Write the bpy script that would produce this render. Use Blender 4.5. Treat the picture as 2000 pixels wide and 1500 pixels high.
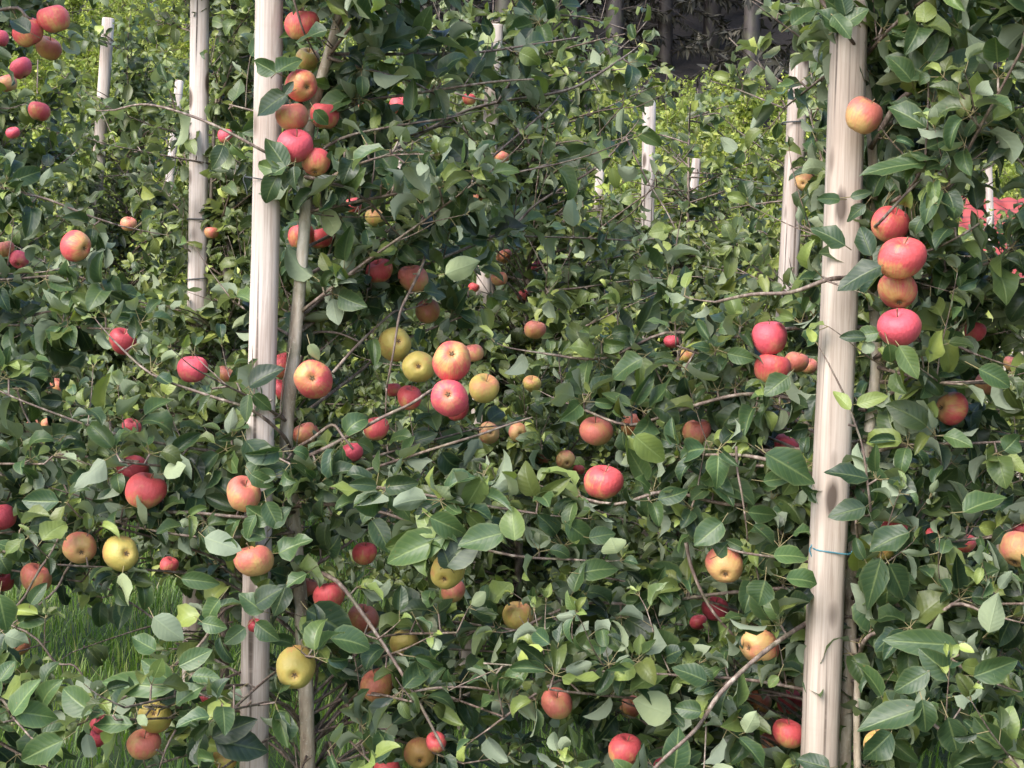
import bpy, math, random
import numpy as np
from mathutils import Matrix, Vector
from math import radians

for o in list(bpy.data.objects):
    bpy.data.objects.remove(o)
scene = bpy.context.scene
C = scene.collection
random.seed(7)
rng = np.random.default_rng(11)

# ------------------------------------------------------------------ camera
F = 3000.0                       # focal length in pixels of the 2000 px wide photograph
PITCH, ROLL = -2.7, 1.65
cam = bpy.data.cameras.new('camera')
cam.sensor_width = 36.0
cam.lens = 36.0 * F / 2000.0
cam.clip_start, cam.clip_end = 0.05, 600.0
cam_o = bpy.data.objects.new('camera', cam)
C.objects.link(cam_o)
CAM = Vector((0, 0, 1.5))
ROT = Matrix.Rotation(radians(90 + PITCH), 3, 'X') @ Matrix.Rotation(radians(ROLL), 3, 'Z')
cam_o.matrix_world = Matrix.Translation(CAM) @ ROT.to_4x4()
scene.camera = cam_o
RN, CN = np.array(ROT), np.array(CAM)

# ------------------------------------------------------------------ light
SUN_DIR = Vector((-0.68, -0.78, 1.0)).normalized()      # towards the sun: left, behind the camera
world = bpy.data.worlds.new('World')
scene.world = world
world.use_nodes = True
wn, wl = world.node_tree.nodes, world.node_tree.links
wn.clear()
sky = wn.new('ShaderNodeTexSky')
sky.sky_type = 'NISHITA'
sky.sun_disc = False
sky.sun_elevation = math.asin(SUN_DIR.z)
sky.sun_rotation = math.atan2(SUN_DIR.x, SUN_DIR.y)
sky.dust_density = 2.0
bg = wn.new('ShaderNodeBackground')
bg.inputs['Strength'].default_value = 0.15
wo = wn.new('ShaderNodeOutputWorld')
wl.new(sky.outputs[0], bg.inputs['Color'])
wl.new(bg.outputs[0], wo.inputs['Surface'])
sun = bpy.data.lights.new('sun', 'SUN')
sun.energy = 1.35
sun.angle = radians(38)
sun.color = (1.0, 0.97, 0.93)
sun_o = bpy.data.objects.new('sun', sun)
sun_o.rotation_euler = (-SUN_DIR).to_track_quat('-Z', 'Y').to_euler()
C.objects.link(sun_o)
scene.view_settings.view_transform = 'Standard'
scene.view_settings.look = 'None'
scene.view_settings.gamma = 1.0
scene.view_settings.exposure = 1.88


# ------------------------------------------------------------------ projection helpers
def at(px, py, Y):
    """the world point at distance Y ahead that the photograph shows at pixel (px, py)"""
    d = ROT @ Vector(((px - 1000) / F, (750 - py) / F, -1.0))
    return CAM + d * (Y / d.y)


def proj(P):
    v = (np.asarray(P, float) - CN) @ RN
    z = np.maximum(-v[:, 2], 1e-3)
    return 1000 + F * v[:, 0] / z, 750 - F * v[:, 1] / z


def ground(x, y):
    z = max(0.0, y - 11.0) * 0.2
    if y < 14.0:
        z = (max(0.0, y - 9.0) / 5.0) ** 2 * 0.6
    if y > 30:
        z += (y - 30) * 0.32
    if y > 11:
        z += (y - 11.0) * 0.2 * (-x / y) * (1.25 if x < 0 else -0.1)
    z += 0.03 * math.sin(x * 1.3 + 0.4) * math.cos(y * 0.9)
    return z


# ------------------------------------------------------------------ object helpers
def tag(o, label=None, cat=None, group=None, kind=None):
    if label:
        o['label'] = label
    if cat:
        o['category'] = cat
    if group:
        o['group'] = group
    if kind:
        o['kind'] = kind
    return o


def empty(name, loc):
    o = bpy.data.objects.new(name, None)
    o.location = loc
    o.empty_display_size = 0.1
    C.objects.link(o)
    return o


def mesh_obj(name, verts, faces, mat, parent=None, smooth=True):
    me = bpy.data.meshes.new(name)
    me.from_pydata([tuple(v) for v in verts], [], faces)
    if smooth:
        me.polygons.foreach_set('use_smooth', [True] * len(me.polygons))
    me.materials.append(mat)
    me.update()
    o = bpy.data.objects.new(name, me)
    C.objects.link(o)
    if parent:
        o.parent = parent
        o.location = -Vector(parent.location)
    return o


# ------------------------------------------------------------------ materials
class NT:
    def __init__(self, name):
        self.m = bpy.data.materials.new(name)
        self.m.use_nodes = True
        self.n, self.l = self.m.node_tree.nodes, self.m.node_tree.links
        self.n.clear()
        self.out = self.n.new('ShaderNodeOutputMaterial')

    def node(self, kind, **kw):
        nd = self.n.new('ShaderNode' + kind)
        for k, v in kw.items():
            if k.startswith('i_'):
                key = k[2:]
                key = int(key) if key.isdigit() else key.replace('_', ' ')
                self.set(nd.inputs[key], v)
            else:
                setattr(nd, k, v)
        return nd

    def set(self, sock, v):
        if isinstance(v, bpy.types.NodeSocket):
            self.l.new(v, sock)
        elif isinstance(v, (tuple, list)) and len(v) == 3 and sock.type == 'RGBA':
            sock.default_value = (*v, 1)
        else:
            sock.default_value = v

    def math(self, op, a, b=0.0, c=0.0, clamp=False):
        nd = self.n.new('ShaderNodeMath')
        nd.operation, nd.use_clamp = op, clamp
        self.set(nd.inputs[0], a)
        self.set(nd.inputs[1], b)
        self.set(nd.inputs[2], c)
        return nd.outputs[0]

    def mix(self, f, a, b, blend='MIX'):
        nd = self.n.new('ShaderNodeMix')
        nd.data_type, nd.blend_type = 'RGBA', blend
        self.set(nd.inputs[0], f)
        self.set(nd.inputs[6], a)
        self.set(nd.inputs[7], b)
        return nd.outputs[2]

    def noise(self, vec, scale, detail=3.0, rough=0.55, dist=0.0):
        nd = self.node('TexNoise', i_Scale=scale, i_Detail=detail, i_Roughness=rough, i_Distortion=dist)
        if vec is not None:
            self.l.new(vec, nd.inputs['Vector'])
        return nd.outputs['Fac']

    def mapping(self, vec, scale=(1, 1, 1), loc=None):
        nd = self.n.new('ShaderNodeMapping')
        self.l.new(vec, nd.inputs['Vector'])
        nd.inputs['Scale'].default_value = scale
        if loc is not None:
            self.set(nd.inputs['Location'], loc)
        return nd.outputs[0]

    def ramp(self, f, stops):
        nd = self.n.new('ShaderNodeValToRGB')
        cr = nd.color_ramp
        while len(cr.elements) < len(stops):
            cr.elements.new(0.5)
        for e, (p, c) in zip(cr.elements, stops):
            e.position = p
            e.color = (*c, 1) if len(c) == 3 else c
        self.l.new(f, nd.inputs[0])
        return nd.outputs[0]

    def bump(self, h, strength=0.3, dist=0.01):
        return self.node('Bump', i_Height=h, i_Strength=strength, i_Distance=dist).outputs[0]

    def done(self, shader):
        self.l.new(shader, self.out.inputs['Surface'])
        return self.m


def leaf_material(name, dark, mid, light, under, rough=0.42, detail=True, transl=0.22):
    t = NT(name)
    tint = t.node('Attribute', attribute_name='tint').outputs['Color']
    sep = t.node('SeparateColor', i_0=tint)
    r, g, b = sep.outputs[0], sep.outputs[1], sep.outputs[2]
    col = t.ramp(r, [(0.0, dark), (0.5, mid), (1.0, light)])
    geo = t.node('NewGeometry')
    bump = None
    if detail:
        co = t.node('Attribute', attribute_name='leafco').outputs['Vector']
        sx = t.node('SeparateXYZ', i_0=co)
        s, v = sx.outputs[0], sx.outputs[1]
        a = t.math('ABSOLUTE', s)
        mid_rib = t.math('SUBTRACT', 1.0, t.math('MULTIPLY', a, 9.0), clamp=True)
        ph = t.math('FRACT', t.math('MULTIPLY', t.math('SUBTRACT', v, t.math('MULTIPLY', a, 0.22)), 8.0))
        tri = t.math('ABSOLUTE', t.math('SUBTRACT', ph, 0.5))
        vein = t.math('SUBTRACT', 1.0, t.math('MULTIPLY', tri, 7.0), clamp=True)
        n1 = t.noise(geo.outputs['Position'], 60, 3)
        col = t.mix(t.math('MULTIPLY', t.math('SUBTRACT', n1, 0.35), 0.9, clamp=True), col,
                    t.mix(1.0, col, (1.5, 1.4, 1.1), 'MULTIPLY'))
        col = t.mix(t.math('MULTIPLY', vein, 0.09), col, light)
        col = t.mix(t.math('MULTIPLY', mid_rib, 0.42), col, (0.22, 0.27, 0.1))
        spot = t.noise(geo.outputs['Position'], 95, 2)
        col = t.mix(t.math('MULTIPLY', t.math('SUBTRACT', spot, 0.7), 9.0, clamp=True), col, (0.12, 0.08, 0.03))
        edge = t.math('MULTIPLY', t.math('SUBTRACT', a, 0.82), 2.2, clamp=True)
        col = t.mix(edge, col, (0.13, 0.15, 0.06))
        hgt = t.math('ADD', t.math('MULTIPLY', tri, 0.6), t.math('MULTIPLY', n1, 0.5))
        bump = t.bump(t.math('SUBTRACT', hgt, mid_rib), 0.3, 0.0025)
    val = t.math('ADD', 0.45, t.math('MULTIPLY', g, 1.1))
    col = t.mix(1.0, col, t.node('CombineColor', i_0=val, i_1=val, i_2=val).outputs[0], 'MULTIPLY')
    und = t.mix(0.35, under, col)
    col2 = t.mix(geo.outputs['Backfacing'], col, und)
    # petioles carry b = 1
    col2 = t.mix(t.math('GREATER_THAN', b, 0.75), col2, (0.24, 0.2, 0.1))
    p = t.node('BsdfPrincipled', i_Base_Color=col2, i_Roughness=rough)
    t.set(p.inputs['Specular IOR Level'], 0.38)
    rr = t.math('ADD', rough, t.math('MULTIPLY', geo.outputs['Backfacing'], 0.35))
    t.set(p.inputs['Roughness'], rr)
    if bump is not None:
        t.l.new(bump, p.inputs['Normal'])
    tr = t.node('BsdfTranslucent', i_Color=t.mix(1.0, col2, (1.25, 1.4, 0.6), 'MULTIPLY'))
    mx = t.node('MixShader', i_0=transl)
    t.l.new(p.outputs[0], mx.inputs[1])
    t.l.new(tr.outputs[0], mx.inputs[2])
    return t.done(mx.outputs[0])


def bark_material(name, c1, c2, c3, scale=1.0):
    t = NT(name)
    co = t.node('TexCoord').outputs['Object']
    n1 = t.noise(t.mapping(co, (40 * scale, 40 * scale, 9 * scale)), 1.0, 4, 0.6)
    n2 = t.noise(co, 14 * scale, 3)
    n3 = t.noise(co, 160 * scale, 2)
    col = t.ramp(n1, [(0.3, c1), (0.52, c2), (0.72, c3)])
    col = t.mix(t.math('MULTIPLY', t.math('SUBTRACT', n2, 0.5), 2.2, clamp=True), col, (0.10, 0.11, 0.05))
    col = t.mix(t.math('MULTIPLY', t.math('SUBTRACT', n3, 0.6), 4.0, clamp=True), col, c3)
    h = t.math('ADD', n1, t.math('MULTIPLY', n3, 0.5))
    p = t.node('BsdfPrincipled', i_Base_Color=col, i_Roughness=0.62, i_Normal=t.bump(h, 0.5, 0.004))
    return t.done(p.outputs[0])


def post_material(name, pale, warm, dark):
    t = NT(name)
    co = t.node('TexCoord').outputs['Object']
    rnd = t.node('ObjectInfo').outputs['Random']
    off = t.node('CombineXYZ', i_0=t.math('MULTIPLY', rnd, 7.0), i_1=t.math('MULTIPLY', rnd, 13.0), i_2=t.math('MULTIPLY', rnd, 5.0)).outputs[0]
    cm = t.mapping(co, (1, 1, 1), off)
    warp = t.noise(t.mapping(cm, (6, 6, 2.5)), 1.0, 3)
    grain = t.noise(t.mapping(cm, (70, 70, 2.2)), 1.0, 5, 0.7, 0.8)
    rings = t.node('TexWave', wave_type='BANDS', bands_direction='X', i_Scale=22.0, i_Distortion=7.0, i_Detail=2.0, i_Detail_Scale=0.6)
    t.l.new(t.mapping(cm, (1, 1, 0.07)), rings.inputs['Vector'])
    crack = t.noise(t.mapping(cm, (60, 60, 0.9)), 1.0, 2, 0.5)
    col = t.mix(warp, pale, warm)
    col = t.mix(t.math('MULTIPLY', t.math('SUBTRACT', rings.outputs['Fac'], 0.45), 0.75, clamp=True), col, warm)
    col = t.mix(t.math('MULTIPLY', t.math('SUBTRACT', grain, 0.5), 3.2, clamp=True), col, dark)
    col = t.mix(t.math('MULTIPLY', t.math('SUBTRACT', crack, 0.63), 12.0, clamp=True), col, tuple(c * 0.2 for c in dark))
    broad = t.noise(t.mapping(cm, (34, 34, 0.8)), 1.0, 4, 0.65)
    col = t.mix(t.math('MULTIPLY', t.math('SUBTRACT', broad, 0.5), 1.6, clamp=True), col, dark)
    saw = t.noise(t.mapping(cm, (14, 14, 90)), 1.0, 2, 0.5)
    col = t.mix(t.math('MULTIPLY', t.math('SUBTRACT', saw, 0.52), 1.2, clamp=True), col, warm)
    low = t.math('SUBTRACT', 0.62, t.math('MULTIPLY', t.node('SeparateXYZ', i_0=co).outputs[2], 0.62), clamp=True)  # browner towards the foot: shade put into the colour, along with base dirt
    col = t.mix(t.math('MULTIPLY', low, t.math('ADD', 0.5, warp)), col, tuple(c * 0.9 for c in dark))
    fine = t.noise(t.mapping(cm, (230, 230, 5)), 1.0, 3, 0.6)
    col = t.mix(t.math('MULTIPLY', t.math('SUBTRACT', fine, 0.5), 2.2, clamp=True), col, dark)
    # knots
    vor = t.node('TexVoronoi', i_Scale=1.0, i_Randomness=1.0)
    kw = t.node('VectorMath', operation='ADD', i_0=t.mapping(cm, (14, 14, 5.5)), i_1=t.node('CombineXYZ', i_0=t.math('MULTIPLY', warp, .3), i_1=0.0, i_2=t.math('MULTIPLY', grain, .25)).outputs[0]).outputs[0]
    t.l.new(kw, vor.inputs['Vector'])
    kd = vor.outputs['Distance']
    knot = t.math('MULTIPLY', t.math('SUBTRACT', 0.26, kd), 9.0, clamp=True)
    halo = t.math('MULTIPLY', t.math('SUBTRACT', 0.5, kd), 1.6, clamp=True)
    col = t.mix(halo, col, warm)
    col = t.mix(knot, col, tuple(c * 0.45 for c in dark))
    # weather stains
    st = t.noise(t.mapping(cm, (10, 10, 1.6)), 1.0, 4, 0.6)
    col = t.mix(t.math('MULTIPLY', t.math('SUBTRACT', st, 0.5), 3.0, clamp=True), col, dark)
    h = t.math('ADD', grain, t.math('MULTIPLY', crack, -1.0))
    p = t.node('BsdfPrincipled', i_Base_Color=col, i_Roughness=0.72, i_Normal=t.bump(h, 0.35, 0.003))
    return t.done(p.outputs[0])


def apple_material(name, bias, red, yellow, green):
    """blush over a yellow ground: redder towards the stem end, streaked along the meridians"""
    t = NT(name)
    co = t.node('TexCoord').outputs['Object']
    rnd = t.node('ObjectInfo').outputs['Random']
    off = t.node('CombineXYZ', i_0=t.math('MULTIPLY', rnd, 9.0), i_1=t.math('MULTIPLY', rnd, 5.0), i_2=t.math('MULTIPLY', rnd, 3.0)).outputs[0]
    cm = t.mapping(co, (1, 1, 1), off)
    sx = t.node('SeparateXYZ', i_0=co)
    ang = t.math('ARCTAN2', sx.outputs[1], sx.outputs[0])
    streak = t.noise(t.node('CombineXYZ', i_0=t.math('MULTIPLY', ang, 9.0), i_1=t.math('MULTIPLY', sx.outputs[2], 1.6), i_2=t.math('MULTIPLY', rnd, 30.0)).outputs[0], 1.3, 4, 0.6)
    patch = t.noise(cm, 1.1, 2, 0.5)
    f = t.math('ADD', bias, t.math('MULTIPLY', sx.outputs[2], 0.34))
    f = t.math('ADD', f, t.math('MULTIPLY', t.math('SUBTRACT', patch, 0.5), 1.5))
    f = t.math('ADD', f, t.math('MULTIPLY', t.math('SUBTRACT', streak, 0.5), 0.95))
    base = t.mix(t.math('MULTIPLY', t.noise(cm, 2.0, 2), 1.0), yellow, green)
    r2 = t.mix(streak, tuple(c * 0.72 for c in red), tuple(min(1, c * 1.25 + 0.015) for c in red))
    col = t.ramp(f, [(0.25, (0, 0, 0)), (0.75, (1, 1, 1))])
    col = t.mix(col, base, r2)
    # russet round the calyx
    rad = t.math('SQRT', t.math('ADD', t.math('MULTIPLY', sx.outputs[0], sx.outputs[0]), t.math('MULTIPLY', sx.outputs[1], sx.outputs[1])))
    ring = t.math('MULTIPLY', t.math('SUBTRACT', 0.34, rad), 4.0, clamp=True)
    low = t.math('LESS_THAN', sx.outputs[2], -0.2)
    rz = t.math('MULTIPLY', ring, low)
    col = t.mix(t.math('MULTIPLY', rz, 0.8), col, tuple(0.5 * a + 0.5 * b for a, b in zip(yellow, (0.45, 0.2, 0.06))))
    vor = t.node('TexVoronoi', i_Scale=11.0)
    t.l.new(cm, vor.inputs['Vector'])
    dots = t.math('SUBTRACT', 1.0, t.math('MULTIPLY', vor.outputs['Distance'], 9.0), clamp=True)
    col = t.mix(t.math('MULTIPLY', dots, 0.4), col, (0.62, 0.42, 0.25))
    p = t.node('BsdfPrincipled', i_Base_Color=col, i_Roughness=t.math('ADD', 0.36, t.math('MULTIPLY', patch, 0.3)))
    p.inputs['Specular IOR Level'].default_value = 0.38
    p.inputs['Sheen Weight'].default_value = 0.03
    p.inputs['Sheen Roughness'].default_value = 0.5
    p.inputs['Subsurface Weight'].default_value = 0.06
    p.inputs['Subsurface Radius'].default_value = (0.01, 0.004, 0.002)
    t.l.new(t.bump(t.noise(cm, 6.0, 3), 0.12, 0.05), p.inputs['Normal'])
    return t.done(p.outputs[0])


def flat_material(name, col, rough=0.6, var=0.25, scale=30.0):
    t = NT(name)
    co = t.node('TexCoord').outputs['Object']
    n = t.noise(co, scale, 3)
    c = t.mix(n, tuple(x * (1 - var) for x in col), tuple(min(1, x * (1 + var)) for x in col))
    p = t.node('BsdfPrincipled', i_Base_Color=c, i_Roughness=rough, i_Normal=t.bump(n, 0.2, 0.003))
    return t.done(p.outputs[0])


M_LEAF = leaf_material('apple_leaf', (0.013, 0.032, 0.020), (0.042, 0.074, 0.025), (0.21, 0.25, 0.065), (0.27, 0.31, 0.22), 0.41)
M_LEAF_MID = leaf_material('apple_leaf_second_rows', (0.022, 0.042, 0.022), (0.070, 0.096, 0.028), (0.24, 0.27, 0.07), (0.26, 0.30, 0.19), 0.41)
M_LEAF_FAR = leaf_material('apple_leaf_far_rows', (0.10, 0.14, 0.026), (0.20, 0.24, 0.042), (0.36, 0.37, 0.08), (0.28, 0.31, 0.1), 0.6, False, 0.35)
M_NEEDLE = leaf_material('conifer_needles', (0.022, 0.022, 0.018), (0.038, 0.036, 0.026), (0.075, 0.065, 0.045), (0.04, 0.04, 0.03), 0.7, False, 0.1)
M_BARK = bark_material('apple_bark', (0.18, 0.13, 0.09), (0.38, 0.31, 0.23), (0.58, 0.51, 0.42))
M_TWIG = bark_material('twig_bark', (0.055, 0.034, 0.028), (0.135, 0.093, 0.072), (0.33, 0.27, 0.22), 2.0)
M_FORBARK = bark_material('forest_bark', (0.022, 0.016, 0.014), (0.038, 0.029, 0.026), (0.06, 0.048, 0.044), 0.2)
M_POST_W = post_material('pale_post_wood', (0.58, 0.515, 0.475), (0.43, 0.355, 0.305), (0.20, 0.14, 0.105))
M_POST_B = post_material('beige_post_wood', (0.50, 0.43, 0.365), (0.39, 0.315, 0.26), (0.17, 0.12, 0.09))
M_TIE_D = flat_material('dark_tie', (0.05, 0.055, 0.06), 0.5)
M_TIE_B = flat_material('blue_green_tie', (0.05, 0.16, 0.2), 0.45)
M_CALYX = flat_material('calyx_brown', (0.12, 0.075, 0.035), 0.8)
M_STEM = flat_material('apple_stem', (0.14, 0.1, 0.05), 0.7)
YEL, GRN = (0.50, 0.32, 0.09), (0.36, 0.31, 0.08)
APPLE = {
    'R': apple_material('red_apple_skin', 0.68, (0.48, 0.062, 0.066), (0.5, 0.30, 0.11), (0.48, 0.26, 0.09)),
    'P': apple_material('pink_apple_skin', 0.88, (0.5, 0.062, 0.085), (0.5, 0.22, 0.12), (0.5, 0.24, 0.1)),
    'O': apple_material('orange_apple_skin', 0.54, (0.47, 0.125, 0.09), (0.48, 0.26, 0.11), (0.46, 0.32, 0.11)),
    'Y': apple_material('yellow_apple_skin', 0.3, (0.42, 0.16, 0.07), (0.42, 0.30, 0.075), GRN),
    'B': apple_material('brownish_apple_skin', 0.52, (0.36, 0.1, 0.06), (0.42, 0.21, 0.07), (0.36, 0.22, 0.07)),  # brown-orange for rear apples, their shade put into the skin colour
    'D': apple_material('dark_red_apple_skin', 0.9, (0.34, 0.035, 0.045), (0.36, 0.18, 0.06), (0.36, 0.18, 0.06)),
}

# ------------------------------------------------------------------ ground
xs = np.concatenate([np.linspace(-140, -16, 16), np.linspace(-14, 14, 57), np.linspace(16, 140, 16)])
ys = np.concatenate([np.linspace(-25, 0, 9), np.linspace(1, 32, 63), np.linspace(34, 190, 40)])
gv = [(x, y, ground(x, y)) for y in ys for x in xs]
nx = len(xs)
gf = [(j * nx + i, j * nx + i + 1, (j + 1) * nx + i + 1, (j + 1) * nx + i) for j in range(len(ys) - 1) for i in range(nx - 1)]
t = NT('orchard_ground')
pos = t.node('NewGeometry').outputs['Position']
gcol = t.ramp(t.noise(pos, 2.2, 5, 0.65), [(0.3, (0.02, 0.032, 0.012)), (0.55, (0.035, 0.06, 0.014)), (0.75, (0.06, 0.06, 0.025))])
fcol = t.ramp(t.noise(pos, 0.9, 5, 0.7), [(0.3, (0.018, 0.014, 0.012)), (0.6, (0.035, 0.028, 0.024)), (0.8, (0.05, 0.05, 0.03))])
yy = t.node('SeparateXYZ', i_0=pos).outputs[1]
fy = t.math('ADD', yy, t.math('MULTIPLY', t.noise(pos, 0.4, 3), 3.0))
gcol = t.mix(t.math('MULTIPLY', t.math('SUBTRACT', fy, 28.5), 0.7, clamp=True), gcol, fcol)
p = t.node('BsdfPrincipled', i_Base_Color=gcol, i_Roughness=0.9, i_Normal=t.bump(t.noise(pos, 9, 4), 0.6, 0.05))
tag(mesh_obj('ground', gv, gf, t.done(p.outputs[0])), kind='structure')


# ------------------------------------------------------------------ wood
def tube(path, radii, sides=7, jitter=0.0, seed=0):
    """verts, faces of a tapered tube through path, smoothed by Catmull-Rom"""
    P = [Vector(p) for p in path]
    pts, rr = [], []
    for i in range(len(P) - 1):
        p0, p1, p2, p3 = P[max(i - 1, 0)], P[i], P[i + 1], P[min(i + 2, len(P) - 1)]
        n = 4
        for k in range(n):
            s = k / n
            pts.append(0.5 * ((2 * p1) + (p2 - p0) * s + (2 * p0 - 5 * p1 + 4 * p2 - p3) * s * s + (3 * p1 - p0 - 3 * p2 + p3) * s ** 3))
            rr.append(radii[i] * (1 - s) + radii[i + 1] * s)
    pts.append(P[-1])
    rr.append(radii[-1])
    rd = random.Random(seed)
    V, Fc = [], []
    side = Vector((0.3, 0.9, 0.2))
    for i, p_ in enumerate(pts):
        d = (pts[min(i + 1, len(pts) - 1)] - pts[max(i - 1, 0)])
        d = d.normalized() if d.length > 1e-9 else Vector((0, 0, 1))
        u = side.cross(d)
        if u.length < 1e-3:
            u = Vector((1, 0, 0)).cross(d)
        u.normalize()
        w = d.cross(u)
        r = rr[i] * (1 + rd.uniform(-jitter, jitter))
        for k in range(sides):
            a = 2 * math.pi * k / sides
            V.append(p_ + u * (math.cos(a) * r) + w * (math.sin(a) * r))
    for i in range(len(pts) - 1):
        for k in range(sides):
            k2 = (k + 1) % sides
            Fc.append((i * sides + k, i * sides + k2, (i + 1) * sides + k2, (i + 1) * sides + k))
    Fc.append(tuple(range(sides - 1, -1, -1)))
    b = (len(pts) - 1) * sides
    Fc.append(tuple(range(b, b + sides)))
    return V, Fc


class Wood:
    def __init__(self):
        self.V, self.F = [], []

    def add(self, path, radii, sides=6, jitter=0.0, seed=0):
        v, f = tube(path, radii, sides, jitter, seed)
        o = len(self.V)
        self.V += v
        self.F += [tuple(i + o for i in q) for q in f]

    def build(self, name, mat, parent):
        return mesh_obj(name, self.V, self.F, mat, parent)


# ------------------------------------------------------------------ leaves
SHAPE_T = np.array([0, .06, .16, .3, .45, .6, .75, .88, .96, 1.0])
SHAPE_W = np.array([.04, .5, .82, .98, 1.0, .9, .68, .36, .14, 0.0])
LODS = {
    'near': (np.array([0, .1, .26, .46, .66, .83, .94, 1.0]), np.array([-1, -.5, 0, .5, 1.0])),
    'mid': (np.array([0, .2, .5, .8, 1.0]), np.array([-1, 0, 1.0])),
    'far': (np.array([0, .4, 1.0]), np.array([-1, 0, 1.0])),
}


class Leaves:
    """collects leaves (base, tip direction, normal, length, ...) and turns them into one mesh"""

    def __init__(self):
        self.rows = []

    def add(self, P, D, N, L, w, hue, val, fold, curl, Q=None):
        Q = P if Q is None else Q
        self.rows.append((*P, *D, *N, L, w, hue, val, fold, curl, *Q))

    def array(self):
        return np.array(self.rows, float).reshape(-1, 18)

    def build(self, name, mat, parent, lod='near', A=None, petioles=True):
        A = self.array() if A is None else A
        if len(A) == 0:
            return None
        n = len(A)
        P, D, N = A[:, 0:3], A[:, 3:6], A[:, 6:9]
        D = D / np.linalg.norm(D, axis=1, keepdims=True)
        N = N - D * np.sum(N * D, 1, keepdims=True)
        N = N / np.maximum(np.linalg.norm(N, axis=1, keepdims=True), 1e-6)
        S = np.cross(D, N)
        L, w, hue, val, fold, curl = (A[:, k] for k in range(9, 15))
        T, U = LODS[lod]
        curl = np.where(np.abs(curl) < 0.05, 0.05, curl)
        wt = np.interp(T, SHAPE_T, SHAPE_W)
        if lod == 'far':
            wt = np.array([.25, 1.0, 0.0])
        ph = rng.uniform(0, 6.28, n)
        amp = rng.uniform(0.05, 0.42, n)
        twist = rng.normal(0, 0.5, n)
        co = np.empty((n, len(T), len(U), 3))
        for i, tt in enumerate(T):
            y = np.sin(curl * tt) / curl * L
            z = -(1 - np.cos(curl * tt)) / curl * L
            ct, st = np.cos(curl * tt), np.sin(curl * tt)
            up = N * ct[:, None] + D * st[:, None]
            half = wt[i] * w * L
            tw = twist * tt
            Sx = S * np.cos(tw)[:, None] + up * np.sin(tw)[:, None]
            Ux = up * np.cos(tw)[:, None] - S * np.sin(tw)[:, None]
            centre = P + D * y[:, None] + N * z[:, None]
            for j, s in enumerate(U):
                x = s * half * np.cos(fold)
                zz = abs(s) ** 1.3 * half * np.sin(fold) + s * s * half * amp * np.sin(tt * 9.0 + ph + (1.3 if s > 0 else 0))
                co[:, i, j] = centre + Sx * x[:, None] + Ux * zz[:, None]
        nt, nu = len(T), len(U)
        per = nt * nu
        q = np.array([(i * nu + j, i * nu + j + 1, (i + 1) * nu + j + 1, (i + 1) * nu + j) for i in range(nt - 1) for j in range(nu - 1)])
        faces = (q[None] + (np.arange(n) * per)[:, None, None]).reshape(-1, 4)
        verts = co.reshape(-1, 3)
        tint = np.zeros((n, per, 4))
        tint[:, :, 0] = hue[:, None]
        tint[:, :, 1] = val[:, None]
        tint[:, :, 3] = 1
        lc = np.zeros((n, nt, nu, 3))
        lc[:, :, :, 0] = U[None, None, :]
        lc[:, :, :, 1] = T[None, :, None]
        tint, lc = tint.reshape(-1, 4), lc.reshape(-1, 3)
        if petioles and lod == 'near':
            Q = A[:, 15:18]
            E = P + D * (0.02 * L)[:, None]
            Z = np.zeros((n, 6, 3))
            r = 0.0009
            for k in range(3):
                a = 2.094 * k
                off = (S * math.cos(a) + N * math.sin(a)) * r
                Z[:, k] = Q + off * 1.3
                Z[:, 3 + k] = E + off
            pq = np.array([(k, (k + 1) % 3, 3 + (k + 1) % 3, 3 + k) for k in range(3)])
            pf = (pq[None] + (len(verts) + np.arange(n) * 6)[:, None, None]).reshape(-1, 4)
            verts = np.concatenate([verts, Z.reshape(-1, 3)])
            faces = np.concatenate([faces, pf])
            tp = np.tile(np.array([0.8, 0.6, 1.0, 1.0]), (n * 6, 1))
            tint = np.concatenate([tint, tp])
            lc = np.concatenate([lc, np.tile(np.array([0.5, 0.5, 0.0]), (n * 6, 1))])
        me = bpy.data.meshes.new(name)
        me.vertices.add(len(verts))
        me.vertices.foreach_set('co', verts.astype(np.float32).ravel())
        me.loops.add(faces.size)
        me.loops.foreach_set('vertex_index', faces.astype(np.int32).ravel())
        me.polygons.add(len(faces))
        me.polygons.foreach_set('loop_start', np.arange(0, faces.size, 4, dtype=np.int32))
        me.polygons.foreach_set('use_smooth', np.ones(len(faces), bool))
        me.update(calc_edges=True)
        at_ = me.attributes.new('tint', 'FLOAT_COLOR', 'POINT')
        at_.data.foreach_set('color', tint.astype(np.float32).ravel())
        if lod != 'far':
            at2 = me.attributes.new('leafco', 'FLOAT_VECTOR', 'POINT')
            at2.data.foreach_set('vector', lc.astype(np.float32).ravel())
        me.materials.append(mat)
        o = bpy.data.objects.new(name, me)
        C.objects.link(o)
        if parent:
            o.parent = parent
            o.location = -Vector(parent.location)
        return o


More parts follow.
